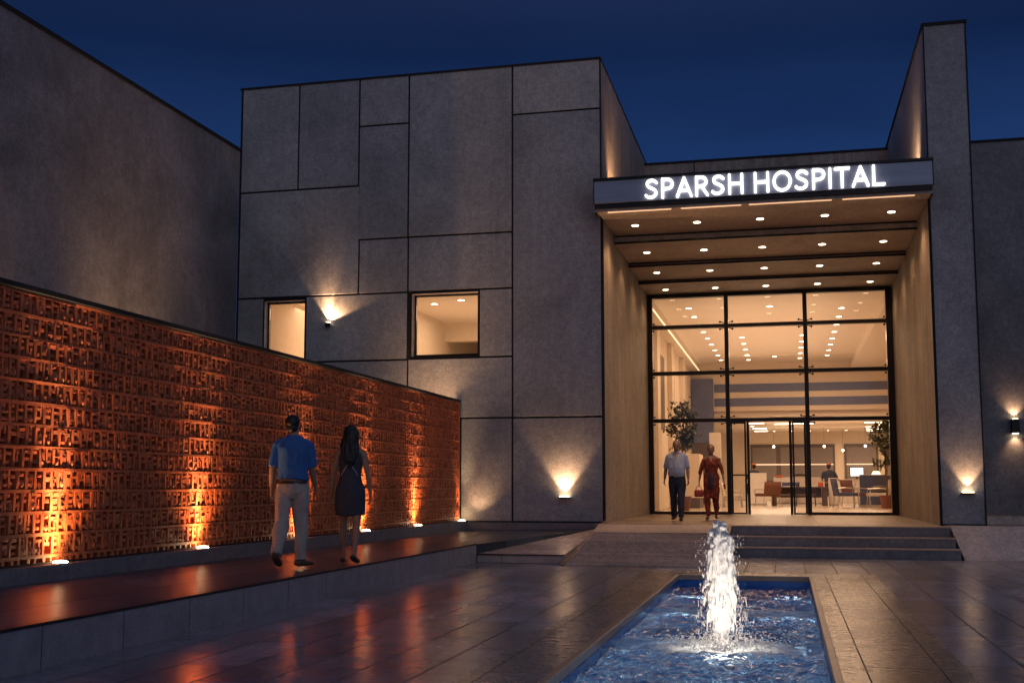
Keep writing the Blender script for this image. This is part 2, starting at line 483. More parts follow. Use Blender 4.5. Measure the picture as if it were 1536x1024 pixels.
JX, JY, WZ = -0.60, 10.55, -0.15
def water_mat():
    m, nt, b = mat_new('pool_water')
    at = nt.nodes.new('ShaderNodeAttribute'); at.attribute_name = 'foam'
    g = noise_t(nt, coords(nt, (1.3, 3.6, 1)), 8.0, 8, 0.75, 1.6)
    fm = math_n(nt, 'SUBTRACT', math_n(nt, 'ADD', math_n(nt, 'MULTIPLY', at.outputs['Fac'], 0.85), g), 0.68)
    fm = ramp(nt, fm, [(0.0, 0.0), (0.42, 1.0)])
    b.inputs['Base Color'].default_value = (0.55, 0.78, 1.0, 1); b.inputs['Roughness'].default_value = 0.0
    b.inputs['Transmission Weight'].default_value = 1.0; b.inputs['IOR'].default_value = 1.30
    df = nt.nodes.new('ShaderNodeBsdfDiffuse'); df.inputs['Color'].default_value = (0.9, 0.93, 0.95, 1)
    tl = nt.nodes.new('ShaderNodeBsdfTranslucent'); tl.inputs['Color'].default_value = (0.85, 0.92, 0.98, 1)
    m1 = nt.nodes.new('ShaderNodeMixShader'); m1.inputs[0].default_value = 0.6
    nt.links.new(df.outputs[0], m1.inputs[1]); nt.links.new(tl.outputs[0], m1.inputs[2])
    m2 = nt.nodes.new('ShaderNodeMixShader'); nt.links.new(fm, m2.inputs[0]); nt.links.new(b.outputs[0], m2.inputs[1]); nt.links.new(m1.outputs[0], m2.inputs[2])
    nt.links.new(m2.outputs[0], nt.nodes['Material Output'].inputs['Surface'])
    h1 = noise_t(nt, coords(nt, (1.0, 2.4, 1)), 20.0, 6, 0.65, 0.8)
    bump(nt, b, h1, 1.0, 0.10)
    return m
M['water'] = water_mat()
def wh(x, y):
    d = math.hypot(x - JX, y - JY)
    h = 0.026 * noise.noise(Vector((x * 2.2, y * 3.8, 0.3))) + 0.024 * noise.noise(Vector((x * 5.5, y * 9.5, 2.3))) + 0.020 * noise.noise(Vector((x * 12, y * 21, 5.3))) + 0.009 * noise.noise(Vector((x * 24, y * 36, 7.3)))
    h += 0.028 * math.sin(d * 13.0) * math.exp(-d * 0.9)
    h += 0.035 * math.exp(-((d - 0.36) / 0.16) ** 2) - 0.04 * math.exp(-(d / 0.16) ** 2)
    return h
nx, ny = 110, 700
gv = []; gf = []
for j in range(ny + 1):
    yy = PY0 + (PY1 - PY0) * j / ny
    for i in range(nx + 1):
        xx = PX0 + (PX1 - PX0) * i / nx; gv.append((xx, yy, WZ + wh(xx, yy)))
for j in range(ny):
    for i in range(nx):
        q = j * (nx + 1) + i; gf.append((q, q + 1, q + nx + 2, q + nx + 1))
bm = bpy.data.meshes.new('water'); bm.from_pydata(gv, [], gf); bm.update()
wo = obj('water', bm, M['water'], smooth=True, kind='structure')
fa = wo.data.attributes.new('foam', 'FLOAT', 'POINT')
for i, v in enumerate(wo.data.vertices):
    x, y = v.co.x, v.co.y
    d = math.hypot((x - JX) * 0.75, (y - JY) * 1.15)
    fo = 1.0 * math.exp(-((d - 0.18) / 0.34) ** 2)
    fo = max(fo, 0.62 * math.exp(-((y - JY - 0.25) / 0.42) ** 2))
    fo = max(fo, 0.55 * math.exp(-((y - 13.6) / 0.45) ** 2))
    edge = min(abs(x - PX0), abs(x - PX1))
    fo = max(fo, 0.42 * math.exp(-(edge / 0.035) ** 2))
    fa.data[i].value = fo

# raised walkway, sloping up to the screen wall
bm = NB()
XK = -5.25; XW = -6.60
solid(bm, [(XW, -2, 0.47), (XK - 0.02, -2, 0.31), (XK - 0.02, 19.22, 0.31), (-3.82, 23.41, 0.44), (-6.60, 23.41, 0.40)], 0.012)
obj('walkway', bm, M['walk'], kind='structure')
bm = NB()
solid(bm, [(XK - 0.018, -2, 0.318), (XK, -2, 0.310), (XK, 19.25, 0.310), (XK - 0.018, 19.25, 0.318)], -0.01)
box(bm, XK - 0.03, XK - 0.002, -2, 19.25, 0.296, 0.322)
obj('kerb', bm, M['kerb'], kind='structure')
bm = NB()
box(bm, XK - 0.032, XK + 0.006, -2, 19.262, 0.305, 0.3245)
box(bm, XK - 0.012, XK + 0.008, 19.25, 19.264, 0.0, 0.3245)
obj('kerb_trim', bm, M['joint'], kind='structure')
# low terrace between the walkway and the ramp
bm = NB()
A = (XK + 0.002, 19.29, 0.15); B = (-3.72, 19.28, 0.15); Cc = (-3.72, 23.40, 0.442); D = (-3.83, 23.40, 0.446)
solid(bm, [A, B, Cc, D], 0.006)
obj('terrace', bm, M['terrace'], kind='structure')
bm = NB()
poly(bm, [(XK + 0.001, 19.27, 0.15), (-3.83, 23.405, 0.443), (XK - 0.01, 19.25, 0.312)])
obj('terrace_bank', bm, M['walk'], kind='structure')
bm = NB()
box(bm, XK + 0.01, -3.70, 19.262, 19.288, 0.135, 0.153)
obj('terrace_trim', bm, M['joint'], kind='structure')
# ledge at the foot of the facade
bm = NB()
box(bm, -6.62, -3.70, 23.42, 23.56, 0.2, 0.560)
obj('ledge', bm, M['stone'], kind='structure')

# ------------------------------------------------------------------ ramp, steps, porch
M['ramp'] = concrete('ramp_stone', (0.62, 0.50, 0.41), streak=0.1, var=0.25, rough=0.6)
M['nosing'] = plain('nosing', (0.50, 0.36, 0.26), 0.45)
RY0, RY1 = 18.84, 22.45
RX0, RX1 = -3.62, -1.10
bm = NB()
vb = [bm.verts.new(p) for p in ((RX0, RY0, 0.004), (RX1, RY0, 0.004), (RX1, RY1, FZ), (RX0, RY1, FZ))]
bm.faces.new(vb)
n = 17
for i in range(n):
    t = (i + 0.5) / (n + 5); y = RY0 + t * (RY1 - RY0); z = 0.004 + t * (FZ - 0.004)
    box(bm, RX0 + 0.03, RX1 - 0.03, y - 0.045, y + 0.030, z - 0.02, z + 0.026)
obj('ramp', bm, M['ramp'], kind='structure')
bm = NB()
solid(bm, [(RX0 - 0.085, RY0 - 0.05, 0.02), (RX0 - 0.002, RY0 - 0.05, 0.02), (RX0 - 0.002, RY1 + 1.0, FZ + 0.045), (RX0 - 0.055, RY1 + 1.0, FZ + 0.045)], -0.01)
solid(bm, [(RX1 + 0.002, RY0 - 0.05, 0.02), (RX1 + 0.06, RY0 - 0.05, 0.02), (RX1 + 0.06, RY1 - 0.03, FZ + 0.022), (RX1 + 0.002, RY1 - 0.03, FZ + 0.022)], -0.01)
obj('ramp_edge', bm, plain('edge_brown', (0.13, 0.085, 0.06), 0.5), kind='structure')
# porch slab and steps
bm = NB()
box(bm, -3.70, 3.0, 22.46, YG + 0.4, 0.2, FZ - 0.004)
box(bm, 3.001, 5.8, 23.2, 25.0, 0.2, FZ - 0.006)
obj('porch', bm, M['porch'], kind='structure')
SX0, SX1 = RX1 + 0.065, 2.96
bm = NB(); bn = NB()
rz = FZ / 3
for i in range(3):
    y0 = 21.82 + i * 0.30
    box(bm, SX0, SX1 - 0.055 + 0.045 * (2 - i), y0, 22.455, i * rz + 0.003, (i + 1) * rz - 0.024)
    box(bn, SX0, SX1 - 0.055 + 0.045 * (2 - i), y0 - 0.012, (22.455 if i < 2 else 22.46), (i + 1) * rz - 0.022, (i + 1) * rz + (0.001 if i == 2 else 0))
st = empty('entrance_steps', (1, 21.8, 0), label='three dark stone steps with pale nosings below the glass entrance', cat='steps')
for nm, b_, mt in (('riser', bm, M['stone']), ('nosing', bn, M['nosing'])):
    o = obj(nm, b_, mt, st); o.location = (-1, -21.8, 0)
bm = NB()
cz = FZ + 0.006
ck = [bm.verts.new(p) for p in ((SX1 + 0.10, 21.86, 0.0), (9.0, 21.95, 0.0), (9.0, 22.44, cz), (SX1 - 0.05, 22.44, cz), (SX1 - 0.05, 23.19, cz), (9.0, 23.19, cz), (SX1 + 0.10, 23.19, 0.0), (9.0, 23.19, 0.0))]
for f in ((0, 1, 2, 3), (3, 2, 5, 4), (0, 3, 4, 6), (1, 7, 5, 2), (6, 4, 5, 7), (0, 6, 7, 1)): bm.faces.new([ck[i] for i in f])
obj('plinth_wall', bm, M['stone_light'], label='low sloping pale stone bank right of the entrance steps', cat='plinth')

# ------------------------------------------------------------------ hospital building
H = empty('hospital_building', (0, YF, 0), label='concrete hospital with jointed facade panels, tall glass entrance and a blade tower', cat='building')
def hp(name, bm, mat, parent=None, **k):
    o = obj(name, bm, mat, parent or H, **k)
    o.matrix_parent_inverse = (parent or H).matrix_basis.inverted() if (parent or H) is H else Matrix()
    return o
TOP = 10.44
# structural walls (dark core) with two window openings
W1 = (-11.38, -10.40, 4.10, 5.47); W2 = (-7.88, -6.38, 4.12, 5.50)
bm = NB()
x0, x1 = -12.07, XL - 0.012
ya, yb = YF, YF + 0.30
box(bm, x0, x1, ya, yb, 0.0, 4.10); box(bm, x0, x1, ya, yb, 5.50, TOP - 0.03)
box(bm, x0, W1[0], ya, yb, 4.10, 5.50); box(bm, W1[1], W2[0], ya, yb, 4.10, 5.50); box(bm, W2[1], x1, ya, yb, 4.10, 5.50)
box(bm, W1[0], W1[1], ya, yb, 5.475, 5.50)
hp('front_wall', bm, M['joint'])
g = 0.020
panels = [(-12.05, -10.63, 8.0, TOP), (-10.63, -9.165, 8.0, TOP), (-9.165, -7.99, 9.36, TOP), (-7.99, -5.62, 6.77, TOP), (-5.62, XL, 9.36, TOP),
          (-12.05, -9.13, 5.545, 8.0), (-9.165, -7.99, 6.77, 9.36), (-5.62, XL, 2.76, 9.36),
          (-9.13, -7.98, 5.545, 6.77), (-7.98, -5.62, 5.545, 6.77),
          (-12.05, -11.40, 4.06, 5.545), (-10.38, -7.98, 4.06, 5.545), (-6.36, -5.62, 4.07, 5.545),
          (-12.05, -7.97, 0.57, 4.06), (-7.97, -5.62, 2.765, 4.07), (-7.97, -6.76, 0.57, 2.765), (-6.76, -5.62, 0.57, 2.765), (-5.62, XL, 0.57, 2.76)]
bm = NB()
for (a, b_, c, d) in panels:
    bbox(bm, a + g, b_ - (g if b_ != XL else 0.0), YF - 0.035, YF - 0.002, c + g, d - (g if d != TOP else 0.0), bev=0.006, seg=1)
hp('wall_cladding', bm, M['concrete'])
# side, back and roof of the left block; recess back wall
bm = NB()
box(bm, XL - 0.30, XL, YF - 0.0, 33.0, 0.2, TOP - 0.002)
hp('side_wall', bm, M['concrete_side'])
bm = NB()
box(bm, x0, XL - 0.305, YF + 0.302, 36.0, TOP - 0.35, TOP - 0.06)
box(bm, x0, x0 + 0.3, YF + 0.302, 36.0, 0, TOP - 0.36)
box(bm, x0 + 0.31, XL - 0.305, 35.7, 36.0, 0, TOP - 0.36)
hp('roof', bm, M['concrete_dark'])
# dark copings
bm = NB()
box(bm, x0 - 0.03, XL + 0.015, YF - 0.06, YF + 0.30, TOP, TOP + 0.045)
box(bm, XL - 0.32, XL + 0.015, YF + 0.302, 33.0, TOP, TOP + 0.045)
box(bm, XL - 0.022, XL + 0.008, YF - 0.040, YF - 0.004, 0.57, TOP - 0.002)
box(bm, -12.075, -12.04, YF - 0.040, YF - 0.004, 0.57, TOP - 0.002)
box(bm, -6.7, XL + 0.004, YF - 0.055, YF - 0.036, 0.562, 0.590)
hp('wall_coping', bm, M['joint'])

# tower blade right of the entrance
TY = 23.2; TX0, TX1 = XR, 3.65
bm = NB()
box(bm, TX0, TX1, TY, 33.6, 0.3, TOP - 0.02)
tw = hp('tower', bm, M['concrete'])
bm = NB()
box(bm, TX0 - 0.03, TX1 + 0.03, TY - 0.03, 33.62, TOP - 0.018, TOP + 0.045)
box(bm, TX0 - 0.012, TX0 + 0.014, TY - 0.016, TY - 0.002, FZ, TOP - 0.02)
box(bm, TX1 - 0.014, TX1 + 0.012, TY - 0.016, TY - 0.002, FZ, TOP - 0.02)
box(bm, TX0, TX1, TY - 0.020, TY - 0.003, FZ + 0.004, FZ + 0.03)
hp('tower_trim', bm, M['joint'])
# right wing
WY = 24.4
bm = NB()
box(bm, TX1 + 0.03, 14.0, WY, 34.0, 0.75, 8.32)
hp('side_wing', bm, M['concrete_dark'])
bm = NB()
box(bm, TX1 + 0.03, 14.0, WY - 0.03, 34.0, 8.322, 8.37)
box(bm, TX1 + 0.012, TX1 + 0.03, WY - 0.03, WY, FZ, 8.32)
hp('wing_trim', bm, M['joint'])
bm = NB(); box(bm, TX1 + 0.04, 14.0, WY + 0.03, WY + 0.35, 0.3, 0.74); hp('wing_base', bm, M['stone_light'])

# portal linings (finer vertical streaks, below the canopy)
for (xa, xb) in ((XL + 0.004, XL + 0.03), (XR - 0.03, XR - 0.004)):
    bm = NB(); box(bm, xa, xb, (YF + 0.02 if xa < 0 else TY + 0.02), YG + 0.2, FZ - 0.003, 7.0)
    hp('portal_lining', bm, M['cladding'])
bm = NB(); box(bm, XL - 0.002, XL + 0.034, YF - 0.0, YF + 0.018, FZ, 7.0); hp('lining_trim', bm, M['joint'])
bm = NB(); box(bm, XR - 0.034, XR + 0.0, TY - 0.0, TY + 0.018, FZ, 7.0); hp('lining_trim', bm, M['joint'])

# recess wall over the glass, roof of the hall
bm = NB()
box(bm, XL + 0.001, XR - 0.001, 31.3, 31.6, 6.72, 10.28)
hp('recess_wall', bm, M['concrete_side'])
bm = NB(); box(bm, XL + 0.001, XR - 0.001, 31.27, 31.62, 10.282, 10.34)
box(bm, -2.3, -2.275, 31.285, 31.298, 6.8, 10.28)
hp('recess_coping', bm, M['joint'])

# ------------------------------------------------------------------ entrance canopy
CN = empty('entrance_canopy', (0, 22.7, 6.9), label='deep stepped entrance canopy with a metal fascia coloured in reflected sky blue', cat='canopy')
def cp(name, bm, mat, **k):
    o = obj(name, bm, mat, CN, **k); o.matrix_parent_inverse = CN.matrix_basis.inverted(); return o
def fascia_mat():
    m, nt, b = mat_new('fascia_metal')
    v = coords(nt, (0.6, 1, 6)); f = noise_t(nt, v, 1.4, 6, 0.6)
    nt.links.new(ramp(nt, f, [(0.3, (0.26, 0.29, 0.37)), (0.7, (0.34, 0.37, 0.46))]), b.inputs['Base Color'])  # blue of the reflected sky put into the base colour
    b.inputs['Metallic'].default_value = 0.4; b.inputs['Roughness'].default_value = 0.34
    return m
CX0, CX1 = XL - 0.03, XR + 0.02
bm = NB(); bbox(bm, CX0, CX1, 22.70, 22.80, 7.08, 7.55, bev=0.008)
cp('fascia', bm, fascia_mat())
bm = NB()
box(bm, CX0 - 0.015, CX1 + 0.015, 22.66, 23.45, 7.552, 7.60)     # top cap
box(bm, CX0 - 0.012, CX0 - 0.001, 22.69, 22.81, 7.08, 7.55); box(bm, CX1 + 0.001, CX1 + 0.012, 22.69, 22.81, 7.08, 7.55)
box(bm, CX0 + 0.01, CX1 - 0.01, 22.74, 22.90, 6.99, 7.078)
cp('fascia_trim', bm, M['dark_metal'])
tiers = [(22.90, 25.15, 6.93), (25.15, 27.5, 6.76), (27.5, 29.5, 6.67), (29.5, 31.28, 6.60)]
bm = NB()
box(bm, CX0 + 0.005, CX1 - 0.005, 22.81, 23.15, 6.935, 7.55)
for i, (a, b_, z) in enumerate(tiers):
    xa, xb = (XL + 0.032, XR - 0.032)
    if i == 0:
        box(bm, CX0 + 0.005, CX1 - 0.005, 22.81, TY - 0.005, z, z + 0.004)
        box(bm, xa, xb, TY, b_ - 0.002, z, 7.54)
    else:
        box(bm, xa, xb, a + 0.004, b_ - 0.002, z, 7.54)
cp('soffit', bm, M['soffit'])
bm = NB()
for i, (a, b_, z) in enumerate(tiers[1:]):
    box(bm, XL + 0.034, XR - 0.034, a - 0.030, a - 0.004, z - 0.022, z + 0.025)
    zt = tiers[i][2]
    box(bm, XL + 0.034, XR - 0.034, a - 0.022, a - 0.002, zt - 0.03, zt + 0.0)
for s in (CX0 + 0.0, CX1 - 0.035):
    box(bm, s, s + 0.035, 22.82, TY - 0.006, 6.885, 6.932)
cp('soffit_shadow_gap', bm, M['dark_metal'])  # dark strips added to draw the shadow gaps at the tier edges
bm = NB()
for (a, b_) in ((-3.45, -2.15), (-1.95, -0.75), (-0.6, 1.0), (1.2, 2.55)):
    box(bm, a, b_, 22.835, 22.86, 6.906, 6.926)
cp('light_strip', bm, M['edge_glow'])

# sign letters: rounded strokes
GL = {
 'S': (0.56, [[(0.50, 0.84), (0.42, 0.94), (0.28, 0.98), (0.12, 0.92), (0.07, 0.76), (0.14, 0.62), (0.30, 0.53), (0.44, 0.43), (0.50, 0.27), (0.42, 0.10), (0.26, 0.02), (0.10, 0.06), (0.03, 0.15)]]),
 'P': (0.54, [[(0.06, 0), (0.06, 1)], [(0.06, 0.98), (0.26, 0.99), (0.42, 0.94), (0.50, 0.80), (0.50, 0.66), (0.42, 0.51), (0.26, 0.46), (0.06, 0.46)]]),
 'A': (0.66, [[(0.02, 0), (0.33, 1)], [(0.33, 1), (0.64, 0)], [(0.13, 0.31), (0.53, 0.31)]]),
 'R': (0.58, [[(0.06, 0), (0.06, 1)], [(0.06, 0.98), (0.26, 0.99), (0.42, 0.94), (0.49, 0.80), (0.49, 0.68), (0.42, 0.54), (0.26, 0.49), (0.06, 0.49)], [(0.28, 0.48), (0.54, 0)]]),
 'H': (0.66, [[(0.06, 0), (0.06, 1)], [(0.60, 0), (0.60, 1)], [(0.06, 0.52), (0.60, 0.52)]]),
 'O': (0.80, [[(0.40 + 0.35 * math.cos(2 * PI * k / 24), 0.5 + 0.49 * math.sin(2 * PI * k / 24)) for k in range(25)]]),
 'I': (0.13, [[(0.06, 0), (0.06, 1)]]),
 'T': (0.56, [[(0.0, 0.98), (0.56, 0.98)], [(0.28, 0), (0.28, 0.98)]]),
 'L': (0.48, [[(0.06, 1), (0.06, 0.02)], [(0.06, 0.02), (0.48, 0.02)]]),
}
SG = empty('lettering_sign', (0, 22.66, 7.1), label='white glowing letters reading SPARSH HOSPITAL on the canopy fascia', cat='sign')
text = 'SPARSH HOSPITAL'
LH = 0.375; gap = 0.155; sp_w = 0.30
tot = sum((GL[c][0] + gap) if c != ' ' else sp_w for c in text) - gap
SCX = 4.63 / (tot * LH)
def smooth_line(p, n=2):
    for _ in range(n):
        if len(p) < 4: return p
        q = [p[0]]
        for a, b_ in zip(p[:-1], p[1:]):
            q.append((a[0] * .75 + b_[0] * .25, a[1] * .75 + b_[1] * .25)); q.append((a[0] * .25 + b_[0] * .75, a[1] * .25 + b_[1] * .75))
        q.append(p[-1]); p = q
    return p
cx = -2.65; zb = 7.125; k = 0
for ch in text:
    if ch == ' ': cx += sp_w * LH * SCX; continue
    wd, strokes = GL[ch]
    bm = NB()
    for si, s in enumerate(strokes):
        P = [(cx + a * LH * SCX, zb + b_ * LH) for a, b_ in smooth_line(s)]
        hw = 0.025; yo = 22.640 - 0.0015 * si
        L_ = []; R_ = []
        m_ = len(P)
        for i in range(m_):
            a = P[max(0, i - 1)]; b_ = P[min(m_ - 1, i + 1)]
            dx, dz = b_[0] - a[0], b_[1] - a[1]; l = math.hypot(dx, dz); nx_, nz_ = -dz / l, dx / l
            L_.append((P[i][0] + nx_ * hw, P[i][1] + nz_ * hw)); R_.append((P[i][0] - nx_ * hw, P[i][1] - nz_ * hw))
        def capp(c, fr, cw):
            a0 = math.atan2(fr[1] - c[1], fr[0] - c[0])
            return [(c[0] + hw * math.cos(a0 + cw * PI * t / 6), c[1] + hw * math.sin(a0 + cw * PI * t / 6)) for t in range(1, 6)]
        loop = L_ + capp(P[-1], L_[-1], -1) + R_[::-1] + capp(P[0], R_[0], -1)
        # build as quads + caps so that bends stay clean
        fv = [bm.verts.new((x, yo, z)) for x, z in L_]; rv = [bm.verts.new((x, yo, z)) for x, z in R_]
        fb = [bm.verts.new((x, 22.70, z)) for x, z in L_]; rb = [bm.verts.new((x, 22.70, z)) for x, z in R_]
        for i in range(m_ - 1):
            bm.faces.new([fv[i], rv[i], rv[i + 1], fv[i + 1]])
            bm.faces.new([fv[i], fv[i + 1], fb[i + 1], fb[i]]); bm.faces.new([rv[i + 1], rv[i], rb[i], rb[i + 1]])
        for (c, a, b_, av, bv) in ((P[-1], L_[-1], R_[-1], fv[-1], rv[-1]), (P[0], R_[0], L_[0], rv[0], fv[0])):
            arc = [bm.verts.new((x, yo, z)) for x, z in capp(c, a, -1)]
            bm.faces.new([av] + arc + [bv])
            arcb = [bm.verts.new((q.co.x, 22.70, q.co.z)) for q in arc]
            for q in range(len(arc) - 1): bm.faces.new([arc[q], arc[q + 1], arcb[q + 1], arcb[q]])
    o = obj('letter', bm, M['letters'], SG); o.matrix_parent_inverse = SG.matrix_basis.inverted()
    cx += (wd + gap) * LH * SCX

# canopy downlights
rowY = [24.15, 26.25, 28.35, 30.5]
rown = ['front row', 'second row', 'third row', 'row nearest the glass']
coln = ['leftmost', 'second from left', 'middle', 'second from right', 'rightmost']
def downlight(x, y, z, label, group, mat, r=0.075, name='downlight'):
    e = empty(name, (x, y, z), label=label, cat='downlight', group=group)
    b1 = NB(); tube(b1, [(0, 0, 0.02), (0, 0, -0.014)], [r * 1.35, r * 1.35], 18)
    obj('trim_ring', b1, M['steel'], e)
    b2 = NB(); disc(b2, (0, 0, -0.018), r, 18, 0.006)
    obj('lens', b2, mat, e)
    return e
for j, y in enumerate(rowY):
    for i in range(5):
        x = -3.05 + 5.28 * i / 4
        z = tiers[j][2]
        e = downlight(x, y, z, f'{coln[i]} glowing round downlight in the {rown[j]} under the canopy', 'downlights under the canopy', M['lamp'])
        spot((x, y, z - 0.05), (x, y, 0), 38 if j else 88, 130, 0.8, WARM, 0.06, e)

# ------------------------------------------------------------------ glass entrance wall
GW = empty('glass_wall', (0, YG, FZ), label='tall black framed glass wall with sliding doors in the entrance recess', cat='glass wall')
def gp(name, bm, mat, parent=None, **k):
    o = obj(name, bm, mat, parent or GW, **k)
    if parent is None: o.matrix_parent_inverse = GW.matrix_basis.inverted()
    return o
GX = [XL + 0.034, -1.50, 0.585, XR - 0.034]
GZ = [FZ, 3.10, 4.40, 5.68, 6.60]
bm = NB(); fw = 0.055
box(bm, GX[0], GX[0] + 0.13, YG - 0.09, YG + 0.09, GZ[0], GZ[4])
box(bm, GX[3] - 0.17, GX[3], YG - 0.09, YG + 0.09, GZ[0], GZ[4])
box(bm, GX[0] + 0.131, GX[3] - 0.171, YG - 0.09, YG + 0.09, GZ[4] - 0.11, GZ[4])
for x in GX[1:3]:
    box(bm, x - fw, x + fw, YG - 0.088, YG + 0.088, GZ[0], GZ[4] - 0.112)
segs = [(GX[0] + 0.131, GX[1] - fw - 0.001), (GX[1] + fw + 0.001, GX[2] - fw - 0.001), (GX[2] + fw + 0.001, GX[3] - 0.171)]
for z in GZ[1:4]:
    for a, b_ in segs: box(bm, a, b_, YG - 0.085, YG + 0.085, z - 0.05, z + 0.05)
for i, (a, b_) in enumerate(segs):
    if i != 1: box(bm, a, b_, YG - 0.085, YG + 0.085, GZ[0], GZ[0] + 0.07)
gp('frame', bm, M['dark_metal'])
for ri in range(4):
    for ci, (a, b_) in enumerate(segs):
        z0 = GZ[ri] + (0.07 if ri == 0 else 0.05); z1 = GZ[ri + 1] - (0.11 if ri == 3 else 0.05)
        if ri == 0 and ci == 1: continue
        bm = NB(); box(bm, a, b_, YG - 0.006, YG + 0.006, z0, z1); gp('pane', bm, M['glass'])
# spider fixings
bm = NB()
for x in GX[1:3]:
    for z in GZ[1:4]:
        for sx in (-1, 1):
            for sz in (-1, 1):
                tube(bm, [(x + sx * 0.05, YG - 0.11, z + sz * 0.07), (x + sx * 0.16, YG - 0.11, z + sz * 0.10)], 0.012, 6)
                ball(bm, (x + sx * 0.165, YG - 0.10, z + sz * 0.10), 0.03, 8)
for x in (GX[0] + 0.16, GX[3] - 0.21):
    for z in GZ[1:4]:
        for sz in (-1, 1): ball(bm, (x, YG - 0.03, z + sz * 0.10), 0.03, 8)
gp('glass_fixing', bm, M['dark_metal'])
# doors: narrow leaves slid aside, opening in the middle
dz1 = GZ[1] - 0.052
def door(x0_, x1_, yy, hside):
    bm = NB()
    box(bm, x0_, x0_ + 0.05, yy - 0.03, yy + 0.03, FZ + 0.005, dz1); box(bm, x1_ - 0.05, x1_, yy - 0.03, yy + 0.03, FZ + 0.005, dz1)
    box(bm, x0_ + 0.051, x1_ - 0.051, yy - 0.03, yy + 0.03, FZ + 0.005, FZ + 0.05); box(bm, x0_ + 0.051, x1_ - 0.051, yy - 0.03, yy + 0.03, dz1 - 0.05, dz1)
    d = gp('door', bm, M['dark_metal'])
    b2 = NB(); box(b2, x0_ + 0.051, x1_ - 0.051, yy - 0.005, yy + 0.005, FZ + 0.051, dz1 - 0.051); obj('door_glass', b2, M['glass'], d)
    b3 = NB()
    tube(b3, [(x0_ + 0.04, yy - 0.07, 1.62), (x1_ - 0.04, yy - 0.07, 1.62)], 0.022, 8)
    for xx in (x0_ + 0.06, x1_ - 0.06): tube(b3, [(xx, yy - 0.07, 1.62), (xx, yy + 0.0, 1.62)], 0.016, 6)
    obj('handle', b3, M['dark_metal'], d)
door(segs[1][0] + 0.002, -1.03, YG - 0.05, 1)
door(0.17, segs[1][1] - 0.002, YG - 0.05, -1)
bm = NB()
for x in (-0.985, 0.125): box(bm, x - 0.035, x + 0.035, YG + 0.02, YG + 0.09, FZ, dz1)
gp('door_post', bm, M['dark_metal'])

# ------------------------------------------------------------------ entrance hall interior (parts of the hospital)
HZ = 6.62; HY = 50.0; BY = 66.0; LZ = 4.35
HX0, HX1 = -3.95, 6.5
bm = NB(); box(bm, HX0 - 6, HX1, YG + 0.1, BY, 0.3, FZ - 0.01)
hp('hall_floor', bm, M['hall_floor'])
bm = NB()
box(bm, HX0, 2.75, YG + 0.12, HY, HZ, HZ + 0.2)
box(bm, 2.75, HX1, YG + 0.12, HY, HZ - 0.36, HZ + 0.19)     # lowered margin of the tray
box(bm, -2.2, 2.75, HY - 3.2, HY - 2.9, HZ - 0.05, HZ + 0.1)
hp('hall_ceiling', bm, M['ceiling_w'])
bm = NB()
box(bm, HX0 - 0.2, HX0, YG + 0.12, HY, FZ, HZ + 0.2)
for (a, b_) in ((32.2, 35.0), (36.0, 39.6), (40.6, 44.2), (45.2, 48.8)):      # pilasters
    box(bm, HX0 + 0.001, HX0 + 0.16, a - 0.9, a - 0.1, FZ, HZ - 0.35)
box(bm, HX0 + 0.001, HX0 + 0.34, YG + 0.13, HY, HZ - 0.33, HZ - 0.01)
box(bm, HX1, HX1 + 0.2, YG + 0.12, BY, FZ, HZ + 0.2)
hp('hall_wall', bm, M['cream'])
bm = NB(); box(bm, HX0 + 0.342, HX0 + 0.37, YG + 0.3, HY - 0.1, HZ - 0.29, HZ - 0.265)
hp('cove_light', bm, M['cove'])
for (a, b_, z0, z1) in ((36.4, 38.2, 3.2, 5.6), (40.6, 41.8, 1.4, 5.3), (44.6, 45.8, 1.4, 5.1)):
    bm = NB(); box(bm, HX0 + 0.002, HX0 + 0.05, a, b_, z0, z1); hp('wall_niche', bm, M['umber'])
bm = NB()
box(bm, HX0 - 0.19, HX1 - 0.001, HY + 0.001, HY + 0.3, LZ + 0.2, HZ + 0.18)
hp('hall_header', bm, M['cream'])
bm = NB()
for (a, b_) in ((5.37, 5.72), (4.76, 5.11)): box(bm, HX0 + 1.0, HX1 - 0.01, HY - 0.03, HY - 0.002, a, b_)
box(bm, HX0 + 0.02, HX0 + 0.95, HY - 0.3, HY + 0.2, 3.2, 5.95)
hp('blue_band', bm, M['band_blue'])
bm = NB(); box(bm, HX0 + 0.02, HX0 + 0.95, HY - 0.28, HY + 0.2, FZ, 3.198)
hp('opening_shade', bm, M['umber'])  # slab coloured dark for the unlit opening below the blue pillar
bm = NB()
box(bm, HX0 - 6, HX1, HY + 0.31, BY, LZ, LZ + 0.2)
box(bm, -1.5, 4.2, HY + 2, HY + 2.4, LZ - 0.16, LZ - 0.002)
box(bm, -1.5, 4.2, HY + 7, HY + 7.4, LZ - 0.16, LZ - 0.002)
hp('back_ceiling', bm, M['ceiling_w'])
bm = NB()
box(bm, HX0 - 6, HX1, BY, BY + 0.2, FZ, LZ + 0.2); box(bm, HX0 - 6.2, HX0 - 6, HY, BY, FZ, LZ + 0.2)
hp('back_wall', bm, M['cream'])
for (a, b_, npan) in ((-1.95, 2.65, 3), (3.15, 4.95, 1), (5.3, 6.3, 1)):
    bm = NB(); box(bm, a, b_, BY - 0.10, BY - 0.001, 1.5, 3.68); f = hp('back_window', bm, M['umber'])
    bm = NB(); ww = (b_ - a) / npan
    for q in range(npan): box(bm, a + q * ww + 0.12, a + (q + 1) * ww - 0.12, BY - 0.13, BY - 0.101, 1.65, 3.5)
    hp('blind', bm, M['blind'])
    bm = NB(); box(bm, a + 0.1, b_ - 0.1, BY - 0.19, BY - 0.131, 2.52, 2.58); hp('window_rail', bm, M['rail_glow'])

